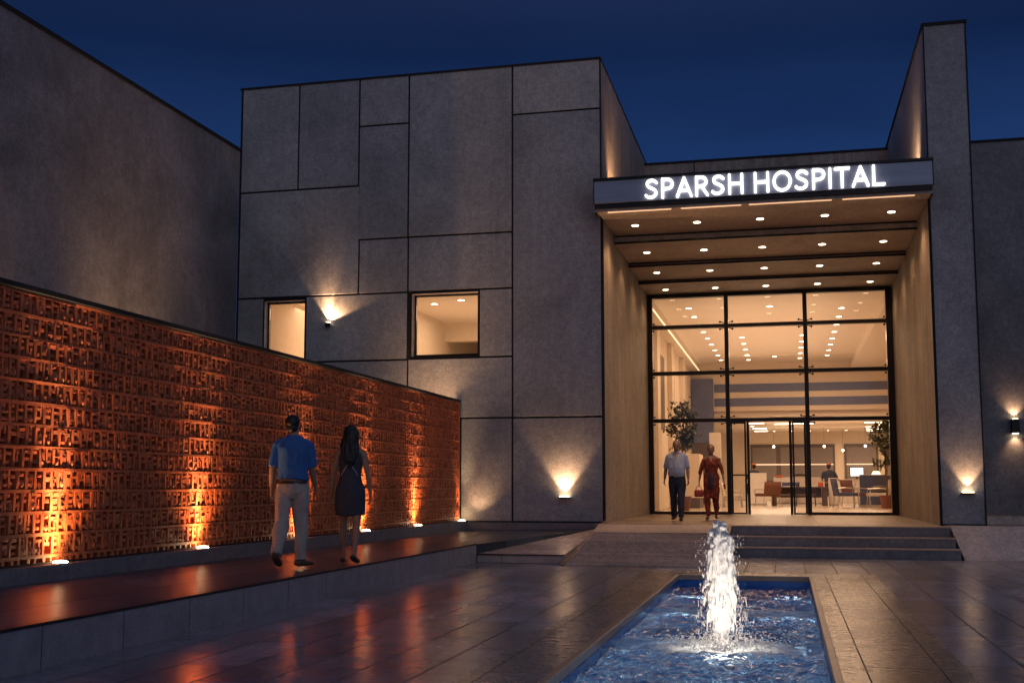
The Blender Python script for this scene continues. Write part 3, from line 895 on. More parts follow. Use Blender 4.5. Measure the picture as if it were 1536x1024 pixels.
hall_e = 1.0
for (x, y) in ((-1.0, 34.5), (1.6, 38.0), (-1.0, 42.0), (1.6, 46.0)):
    area((x, y, HZ - 0.5), (x, y, 0), 185, 2.2, 2.2, (1, 0.675, 0.44))
for (x, y) in ((0.0, 52.5), (3.0, 57.0), (-1.0, 61.0), (4.0, 63.0)):
    area((x, y, LZ - 0.35), (x, y, 0), 150, 2.4, 2.0, (1, 0.69, 0.46))
# unseen area lamps without fixtures, added to brighten the hall ceilings from below
area((-0.6, 40.0, 4.6), (-0.6, 40.0, 8), 225, 5.0, 15.0, (1, 0.675, 0.45))
area((1.5, 57.0, 2.9), (1.5, 57.0, 8), 90, 6.0, 9.0, (1, 0.69, 0.46))

num = ['nearest', 'second nearest', 'third', 'fourth', 'fifth', 'sixth', 'seventh', 'eighth', 'farthest']
for k in range(9):
    downlight(-2.72 + 0.02 * k, 34.0 + 1.8 * k, HZ, f'{num[k]} ceiling downlight of the left row inside the hall', 'downlights on the hall ceiling', M['lamp_int'], 0.085)
num5 = ['nearest', 'second nearest', 'third', 'fourth', 'farthest']
for k in range(5):
    downlight(-1.43, 41.2 + 1.85 * k, HZ, f'{num5[k]} ceiling downlight of the left inner row inside the hall', 'downlights on the hall ceiling', M['lamp_int'], 0.085)
    downlight(0.66, 41.0 + 1.85 * k, HZ, f'{num5[k]} ceiling downlight of the right inner row inside the hall', 'downlights on the hall ceiling', M['lamp_int'], 0.085)
num8 = ['nearest', 'second nearest', 'third', 'fourth', 'fifth', 'sixth', 'seventh', 'farthest']
for k in range(8):
    downlight(1.72, 35.0 + 1.8 * k, HZ, f'{num8[k]} ceiling downlight of the right row inside the hall', 'downlights on the hall ceiling', M['lamp_int'], 0.085)
downlight(-0.36, 34.2, HZ, 'single downlight high behind the middle of the glass wall', 'downlights on the hall ceiling', M['lamp_int'], 0.085)
downlight(-0.36, 47.6, HZ, 'single downlight between the inner rows at the far end', 'downlights on the hall ceiling', M['lamp_int'], 0.085)
# lower ceiling linear lights
def linear(x, y, l, lab):
    e = empty('linear_light', (x, y, LZ), label=lab, cat='ceiling light', group='linear lights on the low back ceiling')
    b1 = NB(); box(b1, -l / 2 - 0.05, l / 2 + 0.05, -0.10, 0.10, -0.05, -0.001); obj('housing', b1, M['white_lam'], e)
    b2 = NB(); box(b2, -l / 2, l / 2, -0.07, 0.07, -0.066, -0.052); obj('diffuser', b2, M['lamp_int'], e)
pos_w = ['nearest', 'second', 'third', 'fourth', 'fifth', 'farthest']
for k in range(6):
    linear(3.9 + 0.16 * k, 53.5 + 2.1 * k, 0.9, f'{pos_w[k]} short linear light in the right file on the low back ceiling')
for k in range(5):
    linear(-1.35 + 0.02 * k, 52.5 + 2.6 * k, 0.7, f'{pos_w[k]} short linear light in the left file on the low back ceiling')
linear(0.7, 51.3, 2.6, 'long linear light at the front of the low back ceiling')
linear(0.4, 56.0, 1.8, 'long linear light deeper on the low back ceiling')
# pendants
for k, (x, y, z) in enumerate(((-0.6, 60, 3.35), (1.9, 60, 3.35), (3.9, 60, 3.35), (2.9, 62, 3.2))):
    e = empty('pendant_lamp', (x, y, z), label=f"{['leftmost', 'middle', 'rightmost', 'lower'][k]} small glowing globe pendant before the back windows", cat='pendant lamp', group='pendants before the back windows')
    b1 = NB(); tube(b1, [(0, 0, 0.05), (0, 0, LZ - z)], 0.005, 6); obj('cord', b1, M['dark_metal'], e)
    b2 = NB(); ball(b2, (0, 0, 0), 0.06, 12); obj('globe', b2, M['lamp_int'], e, smooth=True)

# ------------------------------------------------------------------ windows of the facade with a lit room behind
for q, (a, b_, c, d) in enumerate((W1, W2)):
    e = hp('window', (lambda bm: (box(bm, a, a + 0.05, YF + 0.12, YF + 0.20, c, d), box(bm, b_ - 0.05, b_, YF + 0.12, YF + 0.20, c, d),
                                box(bm, a + 0.051, b_ - 0.051, YF + 0.12, YF + 0.20, c, c + 0.05), box(bm, a + 0.051, b_ - 0.051, YF + 0.12, YF + 0.20, d - 0.05, d), bm)[-1])(NB()), M['dark_metal'])
    bm = NB(); box(bm, a + 0.051, b_ - 0.051, YF + 0.155, YF + 0.165, c + 0.051, d - 0.051); obj('window_glass', bm, M['glass'], e)
    bm = NB()
    box(bm, a, a + 0.012, YF - 0.03, YF + 0.119, c, d); box(bm, a + 0.0125, b_, YF - 0.03, YF + 0.119, d - 0.012, d)
    obj('window_reveal', bm, M['stone_light'], e)
    bm = NB()
    box(bm, a - 0.015, a - 0.001, YF - 0.038, YF - 0.003, c - 0.03, d + 0.03); box(bm, b_ + 0.001, b_ + 0.018, YF - 0.038, YF - 0.003, c - 0.03, d + 0.03)
    box(bm, a, b_, YF - 0.038, YF - 0.003, c - 0.035, c - 0.001); box(bm, a, b_, YF - 0.038, YF - 0.003, d + 0.001, d + 0.03)
    obj('window_trim', bm, M['dark_metal'], e)
bm = NB()
box(bm, -12.0 + 0.3, XL - 0.32, YF + 0.31, 33.8, 3.5, 3.6)
box(bm, -12.0 + 0.3, XL - 0.32, YF + 0.31, 33.8, 5.80, 5.9)
box(bm, -12.0 + 0.3, XL - 0.32, 33.8, 34.0, 3.6, 5.8); box(bm, -12.0 + 0.25, -12.0 + 0.3, YF + 0.31, 33.8, 3.6, 5.8)
box(bm, -9.3, -9.1, YF + 0.31, 33.8, 3.6, 5.8); box(bm, XL - 0.42, XL - 0.32, YF + 0.31, 33.8, 3.6, 5.8)
box(bm, -11.3, -10.9, 28.6, 29.1, 3.6, 5.8)
box(bm, -9.1, -5.0, 30.0, 30.3, 5.3, 5.8)
hp('ward_room', bm, M['cream'])
for x, y in ((-7.4, 27.5), (-10.6, 27.0)):
    area((x, y, 5.7), (x, y, 0), 60, 2.4, 2.4, (1, 0.69, 0.46)); area((x, y, 4.0), (x, y, 8), 42, 3, 4, (1, 0.675, 0.45))
for k, (x, y) in enumerate(((-8.35, 26.6), (-7.5, 28.5), (-7.55, 26.2), (-10.95, 25.6))):
    downlight(x, y, 5.8, ['downlight at the left behind the right facade window', 'far downlight behind the right facade window', 'downlight low at the right behind the right facade window', 'downlight behind the left facade window'][k], 'downlights behind the facade windows', M['lamp_int'], 0.08)

# ------------------------------------------------------------------ left building
bm = NB()
box(bm, -16.5, -12.08, -6, YF - 0.04, 0, 8.98)
LB = obj('side_building', bm, M['concrete_dark'], label='tall windowless concrete side building rising behind the red screen wall', cat='building')
bm = NB(); box(bm, -16.5, -12.04, -6, YF - 0.045, 8.982, 9.05); obj('roof_trim', bm, M['joint'], LB)

# ------------------------------------------------------------------ red terracotta screen wall
SX = -6.75; SY0, SY1 = 6.2, 23.30; SZ0, SZ1 = 0.60, 3.11
SW = empty('screen_wall', (SX, SY0, 0), label='long red terracotta screen wall of pierced glyph-like blocks', cat='screen wall')
def sw(name, bm, mat, **k):
    o = obj(name, bm, mat, SW, **k); o.matrix_parent_inverse = SW.matrix_basis.inverted(); return o
bm = Lists(); cw, rh = 0.116, 0.2010
rows = 13
def jbar(y0, y1, z0, z1, dep, prot):
    bm.box(SX - dep, SX + prot, y0, y1, z0, z1, jit=0.0045)
zt = SZ1 - 0.02
for r in range(rows):
    z1 = zt - r * rh; z0 = max(z1 - rh, SZ0)
    # rail of the course
    yy = SY0
    while yy < SY1 - 0.05:
        L = min(random.uniform(0.5, 1.1), SY1 - 0.03 - yy)
        bm.box(SX - 0.10, SX + random.uniform(0.000, 0.008), yy, yy + L - 0.004, z1 - 0.034 + random.uniform(-.003, .003), z1 - 0.004, jit=0.003)
        yy += L
    yy = SY0 + random.uniform(0, 0.05)
    hgt = z1 - 0.033 - z0
    while yy < SY1 - cw - 0.02:
        cwid = cw * random.uniform(0.85, 1.15)
        pr = random.uniform(-0.004, 0.004)
        bw = random.uniform(0.028, 0.042)
        jbar(yy, yy + bw, z0, z0 + hgt, 0.09, pr)
        kind = random.random()
        ya, yb_ = yy + bw - 0.004, yy + cwid - 0.006
        # horizontal arms
        hs = random.choice([(0.72, 0.2), (0.30, 0.78), (0.25, 0.66), (0.80, 0.42), (0.55, 0.9), (0.2, 0.85), (0.15, 0.5, 0.85)])
        for hfrac in hs:
            if hgt < 0.1: break
            e2 = yb_ - random.uniform(0.0, 0.035); th = random.uniform(0.024, 0.036)
            zc = z0 + hgt * hfrac
            jbar(ya, e2, zc - th / 2, zc + th / 2, 0.075, pr + random.uniform(-0.006, 0.003))
        if kind < 0.6 and hgt > 0.1:
            xc = random.uniform(ya + 0.022, yb_ - 0.028); bw2 = random.uniform(0.018, 0.030)
            if random.random() < 0.55: jbar(xc, xc + bw2, z0, z0 + hgt * random.choice([0.35, 0.5, 0.66]), 0.08, pr - 0.003)
            else: jbar(xc, xc + bw2, z0 + hgt * random.choice([0.4, 0.55]), z0 + hgt, 0.08, pr - 0.003)
        if kind > 0.82 and hgt > 0.1:
            jbar(ya + 0.004, yb_ - 0.012, z0 + hgt * 0.35, z0 + hgt * 0.66, 0.06, pr - 0.003)
        if random.random() < 0.30 and hgt > 0.1:
            bm.blob((SX - 0.02, (ya + yb_) / 2 + 0.01, z0 + 0.045), (0.03, 0.026, 0.04), 8, 6)
        yy += cwid
bm.box(SX - 0.10, SX + 0.02, SY1 - 0.028, SY1 - 0.004, SZ0, zt)
sw('lattice', bm.mesh(), M['terracotta'])
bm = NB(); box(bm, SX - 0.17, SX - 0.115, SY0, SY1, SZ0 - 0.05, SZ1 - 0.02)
sw('hole_shade_sheet', bm, M['hole_shade'])  # dark sheet added so the see-through holes look shaded
bm = NB(); bbox(bm, SX - 0.18, SX + 0.035, SY0 - 0.02, SY1 + 0.015, SZ1 - 0.018, SZ1 + 0.035, bev=0.006)
box(bm, SX - 0.18, SX + 0.03, SY1, SY1 + 0.012, SZ0, SZ1 - 0.02)
sw('cap', bm, M['joint'])
bm = NB()
box(bm, SX - 0.3, XW + 0.0, -2, YF - 0.1, 0.012, 0.585)
o = obj('wall_plinth', bm, M['stone'], label='long low stone plinth below the red screen wall', cat='plinth')
bm = NB(); box(bm, SX + 0.0, SX + 0.03, SY0, SY1, 0.586, 0.602); sw('base_trim', bm, M['joint'])

# plinth uplights
upn = ['nearest', 'second nearest', 'third, behind the walking man,', 'fourth', 'fifth', 'farthest, beside the pale facade,']
for k, y in enumerate((9.55, 12.25, 15.05, 17.60, 20.30, 23.22)):
    e = empty('plinth_uplight', (-6.655, y, 0.587), label=f'{upn[k]} recessed oval uplight glowing on the plinth of the red wall', cat='uplight', group='uplights along the red wall')
    b1 = NB(); tube(b1, [(0, 0, -0.02), (0, 0, 0.008)], [0.075, 0.075], 20); obj('bezel', b1, M['steel'], e)
    b2 = NB()
    tube(b2, [(0, 0, 0.0085), (0, 0, 0.018), (0, 0, 0.026)], [0.068, 0.064, 0.045], 20); obj('lens', b2, M['lamp_hot'], e)
    q = 0.30 if k == 5 else 1.0
    spot((-6.62, y, 0.63), (-6.785, y + 0.01, 2.9), 560 * q, 42, 1.0, (1, 0.66, 0.36), 0.03, e)
    if k < 5: spot((-6.62, y, 0.64), (-6.80, y, 2.2), 120 * q, 125, 1.0, (1, 0.50, 0.20), 0.05, e)
spot((-6.38, 23.10, 0.62), (-6.25, 23.6, 1.7), 34, 84, 1.0, WARM, 0.03)

# floodlights in the yard behind the screen wall wash the concrete
def flood(loc, target, power, cone, lab):
    e = empty('yard_floodlight', loc, label=lab, cat='floodlight', group='floodlights behind the red wall')
    b1 = NB(); bbox(b1, -0.10, 0.10, -0.10, 0.10, -0.14, -0.02, bev=0.01); obj('body', b1, M['dark_metal'], e)
    b2 = NB(); box(b2, -0.08, 0.08, -0.08, 0.08, -0.019, -0.010); obj('lens', b2, M['lamp'], e)
    spot((loc[0], loc[1], loc[2] + 0.02), target, power, cone, 1.0, (1.0, 0.55, 0.26), 0.55, e)
flood((-10.7, 14.2, 0.9), (-12.1, 14.5, 4.2), 330, 60, 'hidden nearer floodlight washing the side building')
flood((-10.6, 18.7, 0.9), (-12.1, 18.9, 4.4), 1000, 60, 'hidden floodlight washing the side building behind the red wall')
flood((-7.15, 22.2, 2.45), (-6.8, 23.6, 3.7), 210, 125, 'hidden floodlight washing the facade behind the red wall')

# facade sconces
def sconce_up(x, y, z, power, cone, tgt, lab, w=0.11, blend=0.55):
    e = empty('wall_uplight', (x, y, z), label=lab, cat='wall light', group='small facade uplights')
    b1 = NB(); bbox(b1, -w, w, -0.13, 0.0, -0.04, -0.004, bev=0.006); obj('body', b1, M['dark_metal'], e)
    b2 = NB(); box(b2, -w + 0.01, w - 0.01, -0.12, -0.01, -0.0035, 0.006); obj('lens', b2, M['lamp'], e)
    spot((x, y - 0.11, z + 0.012), tgt, power, cone, blend, WARM, 0.03, e)
    spot((x, y - 0.12, z + 0.03), (x, y - 0.1, z + 2), power * 0.10, 165, 1.0, WARM, 0.08, e)
sconce_up(-4.49, YF - 0.037, 1.10, 210, 82, (-4.49, YF + 0.10, 2.6), 'small wall uplight low on the facade left of the ramp')
sconce_up(3.34, TY - 0.002, 1.20, 60, 76, (3.34, TY + 0.12, 2.6), 'small wall uplight low on the tower front')
# angled sconce by the left window
e = empty('wall_spotlight', (-9.80, YF - 0.037, 4.90), label='tilted little wall spotlight between the two facade windows', cat='wall light')
b1 = NB(); tube(b1, [(-0.02, -0.09, -0.09), (0.0, -0.09, 0.02)], [0.055, 0.06], 12); obj('body', b1, M['dark_metal'], e)
b1 = NB(); box(b1, -0.02, 0.02, -0.05, 0.0, -0.05, -0.02); obj('bracket', b1, M['dark_metal'], e)
b2 = NB(); disc(b2, (0.0, -0.09, 0.024), 0.052, 14, 0.006); obj('lens', b2, M['lamp'], e)
spot((-9.80, YF - 0.13, 4.96), (-9.48, YF + 0.10, 6.0), 75, 112, 0.30, WARM, 0.015, e)
spot((-9.80, YF - 0.13, 4.96), (-9.86, YF + 0.02, 6.2), 130, 42, 1.0, WARM, 0.015, e)
# up-down lamp on the wing
e = empty('wall_lantern', (4.44, WY, 2.50), label='black up and down wall lantern on the right wing', cat='wall light')
b1 = NB(); bbox(b1, -0.075, 0.075, -0.15, -0.01, -0.14, 0.14, bev=0.008); obj('body', b1, M['dark_metal'], e)
b2 = NB(); box(b2, -0.05, 0.05, -0.13, -0.03, 0.141, 0.146); box(b2, -0.05, 0.05, -0.13, -0.03, -0.146, -0.141); obj('lens', b2, M['lamp'], e)
spot((4.44, WY - 0.09, 2.66), (4.44, WY + 0.16, 3.6), 26, 95, 1.0, WARM, 0.02, e)
spot((4.44, WY - 0.09, 2.34), (4.44, WY + 0.16, 1.4), 16, 95, 1.0, WARM, 0.02, e)

# ------------------------------------------------------------------ people
def cloth_mat(name, col, rough=0.85, var=0.18, scale=30):
    m, nt, b = mat_new(name)
    f = noise_t(nt, coords(nt), scale, 5, 0.7)
    nt.links.new(ramp(nt, f, [(0.3, tuple(c * (1 - var) for c in col)), (0.7, tuple(c * (1 + var) for c in col))]), b.inputs['Base Color'])
    b.inputs['Roughness'].default_value = rough
    bump(nt, b, noise_t(nt, coords(nt), 160, 2), 0.2, 0.002)
    return m
def pattern_mat(name, c1, c2, c3, scale):
    m, nt, b = mat_new(name)
    vo = nt.nodes.new('ShaderNodeTexVoronoi'); vo.inputs['Scale'].default_value = scale
    nt.links.new(coords(nt), vo.inputs['Vector'])
    f = noise_t(nt, coords(nt), scale * 0.5, 4, 0.7, 1.0)
    c = ramp(nt, f, [(0.40, c1), (0.52, c2)])
    c = mixc(nt, ramp(nt, vo.outputs['Distance'], [(0.10, 1.0), (0.22, 0.0)]), c, c3)
    nt.links.new(c, b.inputs['Base Color']); b.inputs['Roughness'].default_value = 0.85
    return m
M['skin'] = cloth_mat('skin', (0.33, 0.185, 0.12), 0.5, 0.10, 12)
M['hair'] = cloth_mat('hair', (0.010, 0.008, 0.008), 0.45, 0.3, 60)
M['hair_grey'] = cloth_mat('hair_grey', (0.10, 0.095, 0.095), 0.6, 0.3, 60)
M['shirt_blue'] = cloth_mat('shirt_blue', (0.035, 0.13, 0.36))
M['shirt_pale'] = cloth_mat('shirt_pale', (0.46, 0.52, 0.64))
M['khaki'] = cloth_mat('khaki', (0.42, 0.36, 0.31))
M['navy'] = cloth_mat('navy', (0.035, 0.04, 0.065))
M['leather'] = cloth_mat('leather', (0.03, 0.018, 0.012), 0.35)
M['shoe_brown'] = cloth_mat('shoe_brown', (0.10, 0.05, 0.03), 0.4)
M['dress_dark'] = pattern_mat('dress_dark', (0.030, 0.032, 0.045), (0.050, 0.052, 0.070), (0.085, 0.085, 0.11), 70)
M['dress_red'] = pattern_mat('dress_red', (0.36, 0.065, 0.022), (0.15, 0.022, 0.014), (0.50, 0.24, 0.15), 22)
M['red_bag'] = cloth_mat('red_bag', (0.42, 0.05, 0.03), 0.5)
M['orange'] = cloth_mat('orange', (0.60, 0.12, 0.03))
M['white_eye'] = cloth_mat('white_eye', (0.6, 0.6, 0.6), 0.3)

def rotv(v, ax, a): return Matrix.Rotation(a, 3, ax) @ Vector(v)

def person(loc, rz, height, label, group=None, woman=False, legs=((0, 0), (0, 0)), arms=((6, 0, 10), (6, 0, 10)), toes=(0, 0), foot=(0, 0),
           outfit='shirt', top=None, low=None, shoe=None, hair='short', hair_mat=None, belly=0.0, vox=0.0075, head_turn=0.0, curl=25, seated=False, cap=None):
    """body in a frame that faces +Y with +X to the person's right; index 0 = left side (-X), 1 = right side"""
    s = height / 1.75
    e = empty('person', loc, rz, label=label, cat='person', group=group)
    sh = 0.158 if woman else 0.178
    hipw = 0.092
    J = {}
    HZ_ = 0.92
    lo = []
    for i, sg in ((0, -1), (1, 1)):
        a, k = R(legs[i][0]), R(legs[i][1])
        h = Vector((sg * hipw, 0, HZ_))
        kn = h + 0.435 * Vector((sg * 0.01, math.sin(a), -math.cos(a)))
        an = kn + 0.415 * Vector((0, math.sin(a - k), -math.cos(a - k)))
        J['hip', i] = h; J['knee', i] = kn; J['ankle', i] = an
        fp = R(foot[i]); ta = R(toes[i])
        d = Vector((math.sin(ta) * math.cos(fp), math.cos(ta) * math.cos(fp), -math.sin(fp)))
        J['toe', i] = an + Vector((0, 0, -0.052)) + d * 0.19 if not fp else an + d * 0.17 + Vector((0, 0, -0.02))
        J['heel', i] = an - d * 0.055 + Vector((0, 0, -0.05))
        lo.append(min(J['toe', i].z - 0.028, J['heel', i].z - 0.03))
    dz = -min(lo)
    if seated: dz = 0.0
    def up(v): return Vector((v[0], v[1], v[2] + dz)) * s
    for kk in list(J): J[kk] = up(J[kk])
    def T(pts): return [up(p) for p in pts]
    def RR(rs, inf=0.0): return [((r[0] + inf) * s, (r[1] + inf) * s) if isinstance(r, tuple) else (r + inf) * s for r in rs]
    bm = NB()
    if woman:
        tp = [(0, -0.005, 0.86), (0, -0.01, 0.95), (0, 0, 1.06), (0, 0, 1.13), (0, 0.012, 1.26), (0, 0.0, 1.36), (0, 0, 1.42), (0, 0.0, 1.465)]
        tr = [(0.145, 0.105), (0.172, 0.125), (0.140, 0.100), (0.125, 0.09), (0.145, 0.115), (0.150, 0.095), (0.125, 0.07), (0.06, 0.055)]
    else:
        tp = [(0, 0, 0.91), (0, 0, 0.95), (0, 0.01 + belly * 0.5, 1.05), (0, 0.01 + belly * 0.5, 1.15), (0, 0.01, 1.27), (0, 0.0, 1.37), (0, 0, 1.43), (0, 0.0, 1.475)]
        tr = [(0.150, 0.115), (0.165, 0.120), (0.160 + belly * .4, 0.115 + belly), (0.162 + belly * .3, 0.115 + belly), (0.180, 0.125), (0.185, 0.110), (0.150, 0.080), (0.07, 0.06)]
    tube(bm, T(tp), RR(tr), 20, up=(1, 0, 0), round_cap=True)
    nr = 0.047 if woman else 0.060
    for sg in (-1, 1):
        tube(bm, T([(sg * 0.03, -0.012, 1.50), (sg * 0.09, -0.012, 1.455), (sg * (sh - 0.02), -0.008, 1.415)]), RR([(0.032, 0.038), (0.040, 0.046), (0.045, 0.048)]), 12, round_cap=True)
    tube(bm, T([(0, -0.005, 1.44), (0, 0.01, 1.52), (0, 0.02, 1.60)]), RR([nr * 1.25, nr, nr]), 14, up=(1, 0, 0))
    hr = Matrix.Rotation(head_turn, 4, 'Z')
    hc = Vector((0, 0.02, 1.628))
    def hp_(v): return up(hc + (hr.to_3x3() @ Vector(v)))
    ball(bm, hp_((0, -0.005, 0.015)), (0.076 * s, 0.095 * s, 0.098 * s), 20, hr)
    ball(bm, hp_((0, 0.035, -0.045)), (0.056 * s, 0.058 * s, 0.062 * s), 14, hr)
    tube(bm, [hp_((0, 0.088, 0.018)), hp_((0, 0.104, -0.018)), hp_((0, 0.094, -0.030))], [0.009 * s, 0.013 * s, 0.014 * s], 8)
    ball(bm, hp_((0, 0.086, -0.052)), (0.022 * s, 0.010 * s, 0.009 * s), 10, hr)
    for sg in (-1, 1):
        ball(bm, hp_((sg * 0.078, -0.005, 0.0)), (0.010 * s, 0.020 * s, 0.031 * s), 10, hr)
        tube(bm, [hp_((sg * 0.010, 0.088, 0.030)), hp_((sg * 0.045, 0.078, 0.032))], 0.009 * s, 8)
    sleeves = []
    hands = []
    for i, sg in ((0, -1), (1, 1)):
        ab, sw_, el = [R(q) for q in arms[i]]
        S = Vector((sg * sh, -0.005, 1.405))
        d1 = Vector((sg * math.sin(ab), math.sin(sw_) * math.cos(ab), -math.cos(ab) * math.cos(sw_)))
        E_ = S + d1 * 0.285
        sw2 = sw_ + el
        d2 = Vector((sg * math.sin(ab * 0.45), math.sin(sw2) * math.cos(ab * 0.45), -math.cos(ab * 0.45) * math.cos(sw2)))
        W_ = E_ + d2 * 0.245
        k = 0.85 if woman else 1.0
        tube(bm, T([S, S + d1 * 0.07, S + d1 * 0.17, E_, E_ + d2 * 0.06, E_ + d2 * 0.16, W_]), RR([0.052 * k, 0.052 * k, 0.046 * k, 0.038 * k, 0.041 * k, 0.034 * k, (0.021 * k, 0.026 * k)]), 14, up=(1, 0, 0), round_cap=True)
        # hand: thickness across X, breadth along Y when hanging
        side = Vector((1, 0, 0)); fwd = d2.cross(side).normalized()
        if fwd.y < 0: fwd = -fwd
        pl = W_ + d2 * 0.085
        tube(bm, T([W_ - d2 * 0.01, W_ + d2 * 0.035, pl]), RR([(0.018, 0.026), (0.016, 0.036), (0.014, 0.038)]), 12, up=(1, 0, 0), round_cap=True)
        c1 = R(curl)
        for q, (off, L) in enumerate(((0.029, 0.068), (0.010, 0.076), (-0.009, 0.072), (-0.027, 0.056))):
            b0 = pl + fwd * off - d2 * 0.008
            da = (d2 * math.cos(c1) - side * sg * math.sin(c1)).normalized()
            c2 = c1 + R(curl * 0.9 + 4 * q); db = (d2 * math.cos(c2) - side * sg * math.sin(c2)).normalized()
            tube(bm, T([b0, b0 + da * L * 0.55, b0 + da * L * 0.55 + db * L * 0.5]), RR([0.0105, 0.0095, 0.0080]), 8, round_cap=True)
        t0 = W_ + d2 * 0.030 + fwd * 0.026
        dt = (d2 * 0.75 + fwd * 0.62 - side * sg * 0.2).normalized(); dt2 = (d2 * 0.95 + fwd * 0.2 - side * sg * 0.25).normalized()
        tube(bm, T([t0, t0 + dt * 0.035, t0 + dt * 0.035 + dt2 * 0.032]), RR([0.013, 0.0115, 0.009]), 8, round_cap=True)
        sleeves.append((S, E_, d1, d2, W_)); hands.append(up(pl + d2 * 0.03))
    k = 0.94 if woman else 1.0
    for i in (0, 1):
        h, kn, an = [J[q, i] for q in ('hip', 'knee', 'ankle')]
        tube(bm, [h + Vector((0, 0, 0.03 * s)), h.lerp(kn, 0.3), h.lerp(kn, 0.7), kn, kn.lerp(an, 0.25), kn.lerp(an, 0.6), an],
             [r * s * k for r in (0.088, 0.082, 0.062, 0.052, 0.056, 0.043, 0.034)], 14, up=(1, 0, 0), round_cap=True)
        tube(bm, [J['heel', i] + Vector((0, 0, 0.02 * s)), an + Vector((0, 0, -0.03 * s)), an.lerp(J['toe', i], 0.55) + Vector((0, 0, -0.018 * s)), J['toe', i]], [(0.026 * s, 0.024 * s), (0.030 * s, 0.034 * s), (0.036 * s, 0.022 * s), (0.026 * s, 0.013 * s)], 12, up=(1, 0, 0), round_cap=True)
    body = obj('body', remesh(bm, vox, 3), M['skin'], e)
    def folds(a, sc): return lambda c: 0.003 + a * noise.noise(Vector((c.x * sc, c.y * sc, c.z * sc * 0.55 + rz))) + a * 0.5 * noise.noise(Vector((c.x * sc * 2.3, c.y * sc * 2.3, c.z * sc * 1.2 + 4)))
    # upper garment
    if outfit == 'shirt':
        bm = NB()
        q = slice(1, 7)
        tube(bm, T([(0, tp[1][1] + belly * .2, 0.983)] + tp[2:7]), RR(tr[q], 0.020), 22, up=(1, 0, 0))
        tube(bm, T([(0, 0, 1.38), (0, -0.004, 1.455), (0, 0.002, 1.492)]), RR([(0.16, 0.100), (0.098, 0.082), (0.074, 0.068)]), 18, up=(1, 0, 0))
        for sg in (-1, 1):
            tube(bm, T([(sg * 0.045, -0.010, 1.478), (sg * 0.10, -0.010, 1.434), (sg * (sh + 0.002), -0.006, 1.385)]), RR([(0.044, 0.056), (0.058, 0.070), (0.063, 0.070)]), 14, round_cap=True)
        for (S, E_, d1, d2, W_) in sleeves:
            tube(bm, T([S + Vector((0, 0, -0.004)) - d1 * 0.01, S + d1 * 0.09, S + d1 * 0.20, E_ - d1 * 0.015]), RR([0.063, 0.067, 0.062, 0.057]), 16, up=(1, 0, 0), round_cap=False)
        obj('shirt', remesh(bm, vox * 1.2, 5, folds(0.015 * s, 8)), M[top], e)
        bm = NB()
        tube(bm, T([(0, 0.004, 1.478), (0, 0.006, 1.505)]), RR([(0.074, 0.070), (0.066, 0.062)]), 18, up=(1, 0, 0), cap=False)
        tube(bm, T([(0, 0.006, 1.505), (0, 0.005, 1.482)]), RR([(0.070, 0.066), (0.080, 0.076)]), 18, up=(1, 0, 0), cap=False)
        obj('collar', bm, M[top], e, smooth=True)
        bm = NB()
        w1, w2 = tr[1]
        tube(bm, T([(0, tp[1][1] + belly * .2, 0.942), (0, tp[1][1] + belly * .25, 0.978)]), RR([(w1 + 0.022, w2 + 0.022), (w1 + 0.019, w2 + 0.021)]), 24, up=(1, 0, 0))
        obj('belt', bm, M['leather'], e)
        bm = NB()
        tube(bm, T([(0, 0, 0.77), (0, 0, 0.85), (0, belly * .2, 0.960)]), RR([(0.115, 0.10), (0.178, 0.140), (w1 + 0.014, w2 + 0.016)]), 20, up=(1, 0, 0))
        for i in (0, 1):
            h, kn, an = [J[q, i] for q in ('hip', 'knee', 'ankle')]
            hem = an + Vector((0, 0, -0.005))
            tube(bm, [h + Vector((0, 0, 0.02 * s)), h.lerp(kn, 0.3), h.lerp(kn, 0.7), kn, kn.lerp(an, 0.35), kn.lerp(an, 0.75), hem],
                 [r * s for r in (0.098, 0.104, 0.088, 0.078, 0.074, 0.068, 0.066)], 16, up=(1, 0, 0))
        obj('trousers', remesh(bm, vox * 1.2, 4, folds(0.016 * s, 9)), M[low], e)
    elif outfit == 'dress':
        bm = NB()
        tube(bm, T([tp[1]] + tp[2:7]), RR(tr[1:7], 0.010), 22, up=(1, 0, 0))
        tube(bm, T([(0, 0, 1.05), (0, -0.006, 0.95), (0, 0.0, 0.84), (0, 0.0, 0.72), (0, 0.005, 0.615)]), RR([(0.150, 0.108), (0.190, 0.142), (0.196, 0.150), (0.192, 0.148), (0.188, 0.145)]), 26, up=(1, 0, 0))
        for sg in (-1, 1):
            tube(bm, T([(sg * 0.085, 0.055, 1.36), (sg * 0.10, 0.0, 1.455), (sg * 0.085, -0.06, 1.36)]), RR([0.022, 0.022, 0.022]), 8)
        obj('dress', remesh(bm, vox * 1.1, 4, folds(0.009 * s, 10)), M[top], e)
        bm = NB()
        for sg in (-1, 1):
            tube(bm, T([(sg * 0.11, -0.085, 1.12), (sg * 0.05, -0.118, 1.22), (0.0, -0.112, 1.29)]), RR([0.0035, 0.0035, 0.0035]), 6)
        obj('back_strap', bm, M['shirt_pale'], e)
    elif outfit == 'tunic':
        bm = NB()
        tube(bm, T(tp[1:7]), RR(tr[1:7], 0.020), 22, up=(1, 0, 0))
        tube(bm, T([(0, 0, 1.05), (0, 0.0, 0.95), (0, 0.0, 0.80), (0, 0.0, 0.62), (0, 0.005, 0.50)]), RR([(0.145, 0.11), (0.178, 0.135), (0.180, 0.14), (0.150, 0.125), (0.118, 0.105)]), 26, up=(1, 0, 0))
